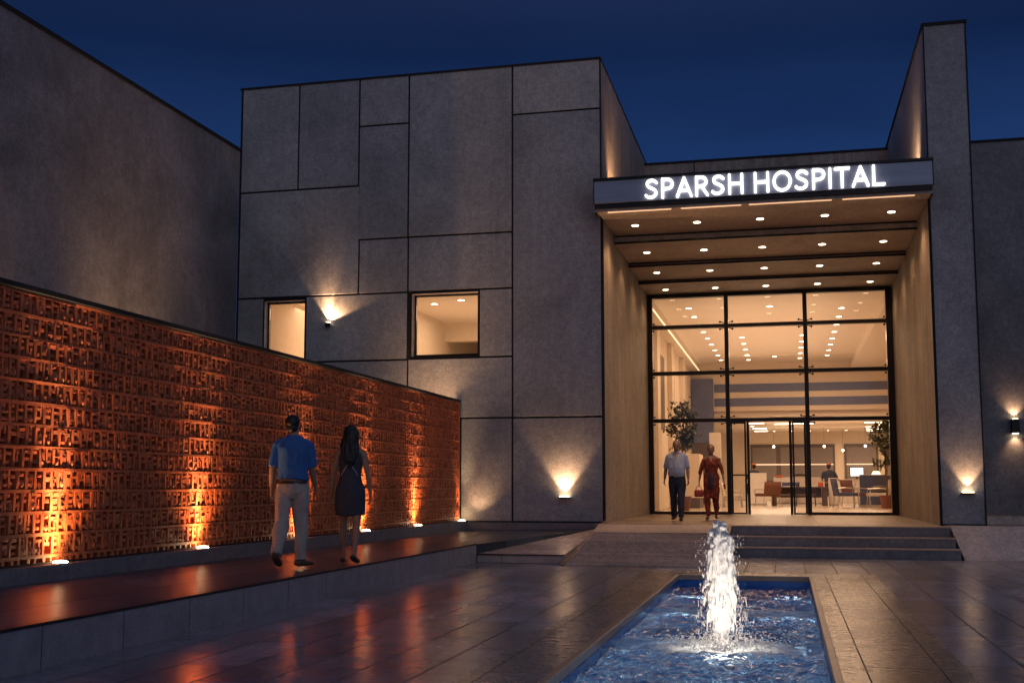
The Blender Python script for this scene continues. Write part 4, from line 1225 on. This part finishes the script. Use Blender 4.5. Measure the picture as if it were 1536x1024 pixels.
        for (S, E_, d1, d2, W_) in sleeves:
            tube(bm, T([S + Vector((0, 0, 0.006)), S + d1 * 0.12, E_, E_ + d2 * 0.08]), RR([0.052, 0.050, 0.044, 0.042]), 14, up=(1, 0, 0))
        for i in (0, 1):
            h, kn, an = [J[q, i] for q in ('hip', 'knee', 'ankle')]
            tube(bm, [h.lerp(kn, 0.4), kn, kn.lerp(an, 0.5), an + Vector((0, 0, 0.02))], [r * s for r in (0.09, 0.075, 0.062, 0.048)], 14, up=(1, 0, 0))
        obj('tunic', remesh(bm, vox * 1.2, 4, folds(0.018 * s, 12)), M[top], e)
        bm = NB()
        tube(bm, T([(0.03, 0.125, 1.10), (0.0, 0.165, 0.98), (0.02, 0.17, 0.80), (0.0, 0.165, 0.70)]), RR([(0.03, 0.012), (0.06, 0.014), (0.055, 0.016), (0.02, 0.01)]), 12, up=(1, 0, 0), round_cap=True)
        obj('scarf_end', bm, M['navy'], e, smooth=True)
    if (rz > 1.5 or rz < -1.5):      # open neck of the garment, seen from the front
        bm = NB()
        yf = 0.118 if woman else 0.112
        v = [bm.verts.new(up(p)) for p in ((-0.060, 0.070, 1.475), (0.060, 0.070, 1.475), (0.0, yf + 0.035, 1.33 if woman else 1.385), (-0.05, 0.03, 1.45), (0.05, 0.03, 1.45), (0.0, yf - 0.03, 1.33 if woman else 1.385))]
        for f in ((0, 2, 1), (3, 4, 5), (0, 3, 5, 2), (1, 2, 5, 4), (0, 1, 4, 3)): bm.faces.new([v[i] for i in f])
        obj('neck_opening', bm, M['skin'], e)
        if not woman:
            bm = NB(); tube(bm, T([(0, 0.150, 1.375), (0, 0.162 + belly, 1.25), (0, 0.158 + belly * 1.5, 1.10)]), RR([(0.014, 0.004)] * 3), 8, up=(1, 0, 0)); obj('placket', bm, M['white_eye'], e)
            bm = NB(); box(bm, -0.022 * s, 0.022 * s, (0.148 + belly) * s, (0.160 + belly) * s, (0.944 + dz) * s, (0.975 + dz) * s); obj('buckle', bm, M['steel'], e)
    # shoes
    if not seated:
        for i in (0, 1):
            bm = NB(); an = J['ankle', i]; he = J['heel', i]; to = J['toe', i]
            hgt = 0.75 if woman else 1.0
            tube(bm, [he + Vector((0, 0, 0.012 * s)), an.lerp(he, 0.5) + Vector((0, 0, -0.014 * s * hgt)), an.lerp(to, 0.5) + Vector((0, 0, -0.020 * s)), an.lerp(to, 0.85) + Vector((0, 0, -0.008 * s)), to + (to - he).normalized() * 0.012 * s],
                 [(0.033 * s, 0.034 * s), (0.042 * s, 0.046 * s * hgt), (0.046 * s, 0.036 * s * hgt), (0.044 * s, 0.026 * s), (0.026 * s, 0.015 * s)], 16, up=(1, 0, 0), round_cap=True)
            obj('shoe', remesh(bm, 0.008, 3), M[shoe or 'leather'], e)
    # hair
    hm = hair_mat or M['hair']
    bm = NB()
    if hair == 'short':
        ball(bm, hp_((0, -0.030, 0.038)), (0.086 * s, 0.098 * s, 0.088 * s), 22, hr)
        ball(bm, hp_((0, -0.048, -0.022)), (0.074 * s, 0.066 * s, 0.070 * s), 16, hr)
        me = remesh(bm, 0.008, 2, lambda c: 0.004 * noise.noise(c * 60))
    elif hair == 'long':
        ball(bm, hp_((0, -0.020, 0.026)), (0.104 * s, 0.114 * s, 0.106 * s), 22, hr)
        tube(bm, T([(0, -0.02, 1.69), (0, -0.045, 1.60), (0, -0.075, 1.50), (0.0, -0.100, 1.40), (0.004, -0.115, 1.31), (0.01, -0.11, 1.24)]),
             RR([(0.090, 0.085), (0.108, 0.075), (0.125, 0.058), (0.118, 0.045), (0.085, 0.034), (0.035, 0.018)]), 22, up=(1, 0, 0), round_cap=True)
        me = remesh(bm, 0.008, 2, lambda c: 0.013 * noise.noise(Vector((c.x * 26, c.y * 26, c.z * 7))) + 0.006 * noise.noise(c * 50))
    elif hair == 'bun':
        ball(bm, hp_((0, -0.032, 0.040)), (0.084 * s, 0.096 * s, 0.086 * s), 20, hr)
        ball(bm, hp_((0, -0.055, 0.105)), (0.045 * s, 0.045 * s, 0.035 * s), 14, hr)
        ball(bm, hp_((0, -0.05, -0.02)), (0.074 * s, 0.055 * s, 0.07 * s), 14, hr)
        me = remesh(bm, 0.008, 2, lambda c: 0.004 * noise.noise(c * 60))
    obj('hair', me, hm, e)
    if cap:
        bm = NB(); ball(bm, hp_((0, -0.01, 0.075)), (0.095 * s, 0.105 * s, 0.065 * s), 14, hr); obj('hat', bm, M[cap], e, smooth=True)
    # eyes, brows
    if rz > 1.5 or rz < -1.5:
        for sg in (-1, 1):
            bm = NB(); ball(bm, hp_((sg * 0.031, 0.079, 0.016)), (0.013 * s, 0.010 * s, 0.007 * s), 10, hr); obj('eye', bm, M['white_eye'], e, smooth=True)
            bm = NB(); ball(bm, hp_((sg * 0.031, 0.088, 0.016)), (0.005 * s, 0.004 * s, 0.006 * s), 8, hr); obj('iris', bm, M['leather'], e, smooth=True)
            bm = NB(); tube(bm, [hp_((sg * 0.014, 0.092, 0.040)), hp_((sg * 0.048, 0.080, 0.042))], 0.004 * s, 6); obj('eyebrow', bm, hm, e)
    return e, hands

person((-5.745, 12.70, 0.362), R(10), 1.79, 'person in a bright blue polo shirt and pale khaki trousers walking away', 'couple walking away',
       legs=((-10, 24), (5, 4)), toes=(4, 38), foot=(40, 0), arms=((10, -8, 18), (8, 9, 20)), top='shirt_blue', low='khaki', shoe='shoe_brown', head_turn=R(-14))
person((-5.40, 13.70, 0.338), R(12), 1.72, 'person with long dark hair in a dark sleeveless dress walking away beside the screen wall', 'couple walking away', woman=True,
       legs=((8, 4), (-10, 14)), toes=(-4, 10), foot=(0, 22), arms=((14, 4, 10), (15, -6, 12)), outfit='dress', top='dress_dark', shoe='leather', hair='long')
_, hh = person((-2.335, 25.25, FZ), R(176), 1.74, 'person in a pale blue shirt and navy trousers walking out of the glass entrance', 'couple leaving the entrance',
       legs=((9, 4), (-8, 12)), toes=(-8, 8), foot=(0, 14), arms=((13, 6, 14), (14, -6, 16)), top='shirt_pale', low='navy', shoe='leather', hair_mat=M['hair_grey'], belly=0.035)
_, hh = person((-1.655, 26.3, FZ), R(182), 1.68, 'person in an orange red patterned tunic carrying a red handbag by the glass entrance', 'couple leaving the entrance', woman=True,
       legs=((-6, 10), (7, 3)), toes=(-6, 6), foot=(10, 0), arms=((19, 4, 14), (18, -3, 12)), outfit='tunic', top='dress_red', shoe='leather', hair='bun')
# red handbag hanging from the right hand (image left)
hw = Matrix.Rotation(R(182), 3, 'Z') @ hh[1] + Vector((-1.655, 26.3, FZ))
hb = empty('handbag', hw, R(10), label='small red handbag held in the hand of the person in the red tunic', cat='handbag')
bm = NB(); bbox(bm, -0.105, 0.105, -0.035, 0.035, -0.25, -0.09, bev=0.03, seg=3)
obj('bag_body', bm, M['red_bag'], hb, smooth=True)
bm = NB(); tube(bm, [(-0.07, 0, -0.10), (-0.045, 0, -0.02), (0, 0, 0.005), (0.045, 0, -0.02), (0.07, 0, -0.10)], 0.008, 8)
obj('handle', bm, M['red_bag'], hb)
hw = Matrix.Rotation(R(182), 3, 'Z') @ hh[0] + Vector((-1.655, 26.3, FZ))
bm = NB(); bbox(bm, -0.02, 0.02, -0.06, 0.06, -0.09, 0.02, bev=0.015)
o = obj('purse', bm, M['red_bag'], label='small red purse in the other hand of the person in the red tunic', cat='purse'); o.location = hw

# people seated deep in the hall
person((-1.32, 49.0, 0.52), R(20), 1.75, 'person in dark clothes and an orange hat seated behind the left white partition', None,
       legs=((85, 85), (85, 85)), arms=((10, 25, 50), (10, 25, 50)), top='navy', low='navy', vox=0.02, seated=True, cap='orange')
person((1.72, 49.3, 0.42), R(-12), 1.85, 'person in a bulky dark jacket and orange hat seated behind the middle table', None,
       legs=((85, 85), (85, 85)), arms=((22, 25, 50), (22, 25, 50)), top='navy', low='navy', vox=0.02, seated=True, belly=0.05, cap='orange')

# ------------------------------------------------------------------ hall furniture
F0 = FZ - 0.01
def furn(name, x, y, rz, lab, cat, group=None): return empty(name, (x, y, F0), rz, label=lab, cat=cat, group=group)
def lounge(x, y, rz, seat_m, lab, sc=1.0, leg_m='steel', grp='chairs in the hall', arm=True):
    e = furn('lounge_chair', x, y, rz, lab, 'chair', grp); e.scale = (sc, sc, sc)
    bm = NB(); bbox(bm, -0.36, 0.36, -0.34, 0.34, 0.36, 0.47, bev=0.035); obj('seat', bm, M[seat_m], e)
    bm = NB()
    for k in range(9):
        a = -0.75 + 1.5 * k / 8
        t = 0.05
    pr = [(0.36 * math.sin(a), -0.33 - 0.07 * math.cos(a)) for a in [(-1.35 + 2.7 * k / 10) for k in range(11)]]
    lo_ = []
    for z, dy in ((0.42, 0.03), (0.70, -0.02), (0.90, -0.06)):
        lo_.append([bm.verts.new((px_, py_ + dy, z)) for px_, py_ in pr]); lo_.append([bm.verts.new((px_ * 0.9, py_ + dy + 0.05, z)) for px_, py_ in pr])
    for lv in (0, 1):
        for i in range(10):
            bm.faces.new([lo_[lv * 2][i], lo_[lv * 2][i + 1], lo_[lv * 2 + 2][i + 1], lo_[lv * 2 + 2][i]])
            bm.faces.new([lo_[lv * 2 + 1][i + 1], lo_[lv * 2 + 1][i], lo_[lv * 2 + 3][i], lo_[lv * 2 + 3][i + 1]])
    for i in range(10):
        bm.faces.new([lo_[4][i], lo_[4][i + 1], lo_[5][i + 1], lo_[5][i]])
    for q in (0, 10):
        for lv in (0, 1): bm.faces.new([lo_[lv * 2][q], lo_[lv * 2 + 1][q], lo_[lv * 2 + 3][q], lo_[lv * 2 + 2][q]])
    obj('backrest', bm, M[seat_m], e, smooth=True)
    for sx in (-1, 1):
        for sy in (-1, 1):
            bm = NB(); tube(bm, [(sx * 0.32, sy * 0.29, 0.40), (sx * 0.36, sy * 0.34, 0.0)], 0.016, 8); obj('leg', bm, M[leg_m], e)
        if arm:
            bm = NB(); tube(bm, [(sx * 0.37, 0.30, 0.38), (sx * 0.385, 0.29, 0.60), (sx * 0.385, -0.10, 0.62), (sx * 0.37, -0.33, 0.60)], 0.018, 8); obj('armrest', bm, M[leg_m], e)
    return e
lounge(2.08, 43.1, R(-80), 'fab_blue', 'blue grey lounge chair facing right, in front of the low partitions', 1.15)
lounge(3.22, 43.5, R(80), 'fab_pale', 'pale lounge chair facing left at the right end of the glass wall', 1.12)
lounge(2.55, 45.3, R(-60), 'fab_rust', 'rust coloured lounge chair behind the blue grey one', 1.12)
lounge(-0.72, 45.8, R(30), 'fab_rust', 'rust chair at the left end of the dark table', 1.05)
lounge(-1.95, 43.0, R(-90), 'fab_pale', 'pale chair seen through the left door leaf', 1.0)
lounge(0.1, 50.2, R(170), 'fab_blue', 'blue chair behind the dark table', 1.05)
for (x, y, w_, zt_, m_, lab) in ((-1.18, 48.2, 0.76, 1.30, 'white_lam', 'white low partition left of the dark table'), (1.80, 47.4, 0.36, 1.08, 'white_lam', 'narrow white partition at the right end of the dark table'),
                            (0.55, 51.5, 2.2, 1.15, 'white_lam', 'long white partition behind the dark table'), (3.55, 46.3, 1.6, 1.20, 'fab_blue', 'wide blue grey partition behind the right chairs')):
    e = furn('partition', x, y, 0, lab, 'partition', 'low partitions in the hall')
    bm = NB(); bbox(bm, -w_ / 2, w_ / 2, -0.04, 0.04, 0.06, zt_, bev=0.008); obj('panel', bm, M[m_], e)
    bm = NB(); box(bm, -w_ / 2, w_ / 2, -0.05, 0.05, 0.0, 0.058); obj('base', bm, M['steel'], e)
    bm = NB(); box(bm, -w_ / 2, w_ / 2, -0.045, 0.045, zt_ + 0.001, zt_ + 0.02); obj('top_rail', bm, M['white_lam'], e)
e = furn('table', 0.5, 47.2, 0, 'long dark wooden table with solid ends in the middle of the hall', 'table')
bm = NB(); bbox(bm, -1.08, 1.08, -0.4, 0.4, 0.71, 0.75, bev=0.006); obj('tabletop', bm, M['wood_dark'], e)
for x in (-1.0, 0.96): 
    bm = NB(); box(bm, x - 0.10, x + 0.10, -0.36, 0.36, 0, 0.709); obj('side_panel', bm, M['wood_dark'], e)
bm = NB(); box(bm, -0.89, 0.85, 0.20, 0.23, 0.32, 0.708); obj('modesty_panel', bm, M['wood_dark'], e)
for k, (x, w_) in enumerate(((-0.28, 0.52), (0.62, 0.5))):
    e = furn('bench', x + 0.1, 46.2, 0, ['left backless stool in front of the dark table', 'right backless stool in front of the dark table'][k], 'stool', 'stools at the dark table')
    bm = NB(); bbox(bm, -0.38, 0.38, -0.2, 0.2, 0.40, 0.45, bev=0.012); obj('seat', bm, M['wood_dark'], e)
    for sx in (-1, 1):
        for sy in (-1, 1):
            bm = NB(); tube(bm, [(sx * 0.34, sy * 0.16, 0.40), (sx * 0.36, sy * 0.18, 0)], 0.018, 6); obj('leg', bm, M['dark_metal'], e)
def thing1(name, bm, mat, lab, cat, grp=None): return obj(name, bm, mat, label=lab, cat=cat, group=grp)
bm = NB(); bbox(bm, 0.75, 1.15, 47.1, 47.4, F0 + 0.752, F0 + 0.80, bev=0.01); thing1('document_tray', bm, M['paper'], 'white document tray on the dark table', 'tray')
bm = NB(); bbox(bm, 1.22, 1.42, 47.1, 47.3, F0 + 0.752, F0 + 0.93, bev=0.02); thing1('orange_box', bm, M['orange'], 'small orange box at the right end of the dark table', 'box')
bm = NB(); bbox(bm, -0.15, 0.35, 47.05, 47.35, F0 + 0.752, F0 + 0.775, bev=0.006); thing1('papers', bm, M['paper'], 'loose pile of white paper on the middle of the dark table', 'paper')
bm = NB(); bbox(bm, -0.45, -0.15, 51.4, 51.6, F0 + 1.175, F0 + 1.24, bev=0.01); thing1('red_folder', bm, M['orange'], 'orange folder lying on the long white partition', 'folder')
# cushions on the right chair
bm = NB(); ball(bm, (3.28, 43.5, F0 + 0.66), (0.30, 0.12, 0.14), 14); thing1('cushion', bm, M['umber'], 'dark brown cushion on the pale right lounge chair', 'cushion')
# counter with screen
e = furn('reception_counter', 2.9, 55.0, 0, 'white reception counter deep in the hall', 'counter')
bm = NB(); bbox(bm, -1.9, 1.9, -0.3, 0.3, 0, 1.05, bev=0.01); obj('front', bm, M['white_lam'], e)
bm = NB(); bbox(bm, -1.95, 1.95, -0.36, 0.36, 1.052, 1.09, bev=0.006); obj('worktop', bm, M['cream'], e)
e = empty('monitor', (3.15, 54.9, F0 + 1.092), R(12), label='glowing computer monitor on the reception counter', cat='monitor')
bm = NB(); box(bm, -0.32, 0.32, -0.02, 0.02, 0.12, 0.56); box(bm, -0.03, 0.03, 0.0, 0.03, 0, 0.14); box(bm, -0.12, 0.12, -0.08, 0.08, 0, 0.015); obj('casing', bm, M['dark_metal'], e)
bm = NB(); box(bm, -0.29, 0.29, -0.024, -0.021, 0.15, 0.53); obj('screen', bm, M['screen'], e)
e = empty('table_lamp', (4.0, 54.9, F0 + 1.092), label='small table lamp with a glowing shade on the reception counter', cat='table lamp')
bm = NB(); tube(bm, [(0, 0, 0), (0, 0, 0.25)], 0.02, 8); obj('stem', bm, M['steel'], e)
bm = NB(); tube(bm, [(0, 0, 0.22), (0, 0, 0.36)], [0.20, 0.12], 16); obj('lamp_shade', bm, M['strip'], e)
# left side: cabinet, low unit
e = furn('cabinet', -2.75, 46.5, 0, 'tall cream cabinet beside the dark opening at the left of the hall', 'cabinet')
bm = NB(); bbox(bm, -0.22, 0.22, -0.3, 0.3, 0, 2.9, bev=0.008); obj('body', bm, M['cream'], e)
bm = NB(); box(bm, -0.20, -0.01, -0.315, -0.301, 0.1, 2.8); box(bm, 0.01, 0.20, -0.315, -0.301, 0.1, 2.8); obj('doors', bm, M['white_lam'], e)
e = furn('low_cabinet', -3.30, 41.0, 0, 'cream wall cabinet with a dark plinth on the left side of the hall', 'cabinet')
bm = NB(); bbox(bm, -0.4, 0.35, -0.4, 1.2, 0.36, 1.9, bev=0.01); obj('body', bm, M['cream'], e)
bm = NB(); box(bm, -0.4, 0.33, -0.38, 1.2, 0.0, 0.358); obj('base', bm, M['umber'], e)

# potted trees
M['leaf'] = plain('leaf', (0.045, 0.055, 0.022), 0.5, var=0.5, vscale=3)
M['bark'] = plain('bark', (0.10, 0.06, 0.035), 0.8)
M['pot'] = plain('pot', (0.16, 0.05, 0.03), 0.5)
def potted(x, y, z0_, h0, h1, r, lab, n=1500, seed=1):
    rnd = random.Random(seed)
    e = empty('potted_tree', (x, y, F0), label=lab, cat='potted tree', group='potted trees in the hall')
    bm = NB(); tube(bm, [(0, 0, 0), (0, 0, 0.40), (0, 0, 0.45)], [0.17, 0.24, 0.25], 18); obj('pot', bm, M['pot'], e, smooth=False)
    bm = NB(); tube(bm, [(0, 0, 0.40), (0.03, 0.02, h0 * 0.6), (-0.02, 0, h0 + 0.1), (0.0, 0.0, (h0 + h1) / 2)], [0.035, 0.03, 0.026, 0.012], 8)
    cents = []
    for k in range(16):
        a = rnd.uniform(0, 2 * PI); q = rnd.uniform(0.25, 1.0); zc = h0 + (h1 - h0) * rnd.random() ** 0.8
        rr = r * q * math.sqrt(max(0.15, 1 - ((zc - (h0 + h1) / 2) / ((h1 - h0) * 0.55)) ** 2))
        c = Vector((rr * math.cos(a), rr * math.sin(a), zc)); cents.append(c)
        tube(bm, [(0, 0, h0 + (zc - h0) * 0.3), c * 0.6 + Vector((0, 0, zc * 0.36)), c], [0.012, 0.009, 0.004], 5)
    obj('trunk', bm, M['bark'], e)
    L = Lists()
    for k in range(n):
        c = rnd.choice(cents) + Vector([rnd.gauss(0, 0.10) for _ in range(3)])
        d = Vector([rnd.gauss(0, 1) for _ in range(3)]).normalized(); s_ = d.cross(Vector((0, 0, 1))).normalized(); l = rnd.uniform(0.08, 0.16); wd = l * 0.32
        b0 = len(L.v); L.v += [tuple(c), tuple(c + d * l * 0.5 + s_ * wd), tuple(c + d * l), tuple(c + d * l * 0.5 - s_ * wd)]; L.f.append((b0, b0 + 1, b0 + 2, b0 + 3))
    obj('crown', L.mesh(), M['leaf'], e)
potted(3.35, 41.5, 0, 1.35, 2.95, 0.55, 'dark leafy potted tree at the right side of the hall', 1700, 3)
potted(-3.15, 36.2, 0, 1.85, 3.3, 0.48, 'potted tree by the left wall of the hall behind the pale shirt', 1500, 8)

# ------------------------------------------------------------------ fountain
FT = empty('fountain', (JX, JY, WZ), label='single foaming water jet rising from the blue pool', cat='fountain')
def jet_mat():
    m, nt, b = mat_new('jet_water')
    f = noise_t(nt, coords(nt, (1, 1, 0.5)), 22, 6, 0.7)
    nt.links.new(ramp(nt, f, [(0.35, (0.82, 0.82, 0.85)), (0.6, (0.97, 0.97, 0.97))]), b.inputs['Base Color'])
    b.inputs['Roughness'].default_value = 0.22; b.inputs['IOR'].default_value = 1.33
    b.inputs['Transmission Weight'].default_value = 0.0
    b.inputs['Specular IOR Level'].default_value = 0.7
    bump(nt, b, noise_t(nt, coords(nt, (1, 1, 0.4)), 70, 4), 0.6, 0.01)
    return m
M['jet'] = jet_mat()
rnd = random.Random(21)
bm = NB()
for k in range(70):        # rising core
    a = rnd.uniform(0, 2 * PI); h = rnd.uniform(0.55, 1.06); ro = rnd.uniform(0.02, 0.085)
    c, s_ = math.cos(a), math.sin(a)
    P = []; Q = []
    for t in range(9):
        u = t / 8; rr = 0.030 + ro * (u ** 0.8)
        P.append((rr * c + 0.008 * noise.noise(Vector((k, u * 5, 0))), rr * s_, h * u)); Q.append(0.011 + 0.010 * abs(noise.noise(Vector((k * 1.7, u * 7, 2)))) + (0.006 if u > 0.8 else 0))
    tube(bm, P, Q, 7, round_cap=True)
for k in range(150):        # falling veils
    a = rnd.uniform(0, 2 * PI); h = rnd.uniform(0.45, 1.0); ro = rnd.uniform(0.05, 0.145) * (1.25 - h * 0.45)
    c, s_ = math.cos(a), math.sin(a); lo = rnd.uniform(0.22, 0.80) * h; ro *= 0.55 + 0.45 * lo / h
    P = []; Q = []
    n_ = 9
    for t in range(n_):
        u = t / (n_ - 1); z = h - (h - lo) * u ** 1.5
        rr = 0.05 + ro * (0.25 + 0.75 * u ** 0.7)
        P.append((rr * c + 0.012 * noise.noise(Vector((k, z * 9, 5))), rr * s_ + 0.012 * noise.noise(Vector((k, z * 9, 9))), z)); Q.append(max(0.0025, (0.011 * (1 - u) ** 0.6) + 0.003))
    tube(bm, P, Q, 6, round_cap=True)
for k in range(150):        # boiling head
    a = rnd.uniform(0, 2 * PI); zc = rnd.uniform(0.88, 1.13); q = rnd.uniform(0.1, 1.0) * 0.105 * math.sqrt(max(0.03, 1 - ((zc - 0.99) / 0.145) ** 2))
    ball(bm, (q * math.cos(a), q * math.sin(a), zc), rnd.uniform(0.009, 0.024), 8)
me = remesh(bm, 0.0055, 1, lambda c: 0.015 * noise.noise(Vector((c.x * 30, c.y * 30, c.z * 13))) + 0.006 * noise.noise(Vector((c.x * 80, c.y * 80, c.z * 20))))
obj('water_column', me, M['jet'], FT)
L = Lists()
for k in range(1500):
    a = rnd.uniform(0, 2 * PI); z = rnd.random() ** 1.5 * 1.0; d = 0.09 + abs(rnd.gauss(0, 0.06)) + (0.06 if z < 0.45 else 0)
    r_ = rnd.choice((0.0016, 0.0020, 0.0026, 0.0036)); L.blob((d * math.cos(a), d * math.sin(a), z + 0.02), (r_, r_, r_ * rnd.uniform(1.5, 6.0)), 5, 4)
for k in range(1600):       # splash crown at the foot
    a = rnd.uniform(0, 2 * PI); d = abs(rnd.gauss(0.18, 0.14)) + 0.03; z = rnd.random() ** 2 * 0.14
    r_ = rnd.uniform(0.002, 0.007); L.blob((d * math.cos(a) * 1.5, d * math.sin(a), z), (r_ * 1.6, r_ * 1.3, r_), 6, 4, 0.2)
for p in L.f: pass
o = obj('droplets', L.mesh(), M['jet'], FT, smooth=True, kind='stuff')
e = empty('fountain_lamp', (JX + 0.12, JY - 1.0, WZ + 0.0), label='small warm floodlight at the foot of the fountain jet', cat='floodlight')
bm = NB(); tube(bm, [(0, 0, -0.03), (0, 0, 0.02)], [0.03, 0.035], 14); obj('body', bm, M['steel'], e)
bm = NB(); disc(bm, (0, 0, 0.022), 0.016, 14, 0.004); obj('lens', bm, M['pool_lens'], e)
spot((JX + 0.12, JY - 1.0, WZ + 0.07), (JX, JY, 0.62), 70, 92, 0.9, (1, 0.84, 0.66), 0.03, e)

# underwater lamps along the pool wall
for k, y in enumerate((6.5, 9.0, 11.5, 14.0, 16.2)):
    for sx in (-1, 1):
        x = PX0 + 0.001 if sx < 0 else PX1 - 0.001
        e = empty('pool_lamp', (x, y, -0.55), label=f"{['nearest', 'second nearest', 'middle', 'fourth', 'farthest'][k]} underwater lamp on the {'left' if sx < 0 else 'right'} side of the pool", cat='pool lamp', group='underwater pool lamps')
        bm = NB(); tube(bm, [(0, 0, 0), (-sx * 0.03, 0, 0)], 0.07, 16); obj('bezel', bm, M['steel'], e)
        bm = NB(); tube(bm, [(-sx * 0.031, 0, 0), (-sx * 0.036, 0, 0)], 0.055, 16); obj('lens', bm, M['pool_lens'], e)
        point((x + sx * -0.30, y, -0.62), 1.6, (0.55, 0.80, 1.0), 0.05, e)

for x, tx, nm in ((-3.2, XL, 'left'), (2.4, XR, 'right')):
    e = empty('roof_floodlight', (x, 24.6, 7.62), label=f'small floodlight on top of the canopy aimed at the {nm} upper wall', cat='floodlight', group='floodlights on the canopy')
    bm = NB(); bbox(bm, -0.07, 0.07, -0.07, 0.07, -0.075, 0.03, bev=0.01); obj('body', bm, M['dark_metal'], e)
    bm = NB(); box(bm, -0.05, 0.05, -0.05, 0.05, 0.031, 0.036); obj('lens', bm, M['lamp'], e)
    spot((x, 24.6, 7.70), (tx, 25.2, 9.0), 130, 120, 1.0, WARM, 0.05, e)

e = empty('pool_lamp', (JX, JY - 0.05, -0.70), label='underwater lamp straight below the fountain jet', cat='pool lamp', group='underwater pool lamps')
bm = NB(); tube(bm, [(0, 0, -0.02), (0, 0, 0.02)], 0.05, 16); obj('bezel', bm, M['dark_metal'], e)
bm = NB(); disc(bm, (0, 0, 0.022), 0.03, 16, 0.003); obj('lens', bm, M['pool_lens'], e)
spot((JX, JY, -0.60), (JX, JY, 1.0), 34, 120, 1.0, (1.0, 0.84, 0.64), 0.05, e)

pn = ['first', 'second', 'third', 'fourth', 'fifth']
for j, (y, nm) in enumerate(((54.5, 'front'), (59.5, 'middle'), (64.0, 'back'))):
    for i in range(5):
        downlight(-0.6 + 0.95 * i, y, LZ, f'{pn[i]} small downlight from the left in the {nm} row of the low back ceiling', 'downlights on the low back ceiling', M['lamp_int'], 0.06)
for k, (x, y, rz, m_) in enumerate(((-0.2, 53.6, 40, 'fab_blue'), (1.1, 53.8, -40, 'fab_rust'), (2.3, 49.6, 150, 'fab_pale'))):
    lounge(x, y, R(rz), m_, ['blue chair deep in the hall left of the counter', 'rust chair deep in the hall before the counter', 'pale chair behind the dark table on its right'][k], 1.0)
e = furn('round_table', 0.45, 53.2, 0, 'small round cafe table between two chairs deep in the hall', 'table')
bm = NB(); tube(bm, [(0, 0, 0.70), (0, 0, 0.735)], 0.42, 24); obj('tabletop', bm, M['white_lam'], e)
bm = NB(); tube(bm, [(0, 0, 0.02), (0, 0, 0.70)], 0.03, 10); tube(bm, [(0, 0, 0), (0, 0, 0.02)], 0.24, 20); obj('pedestal', bm, M['steel'], e)
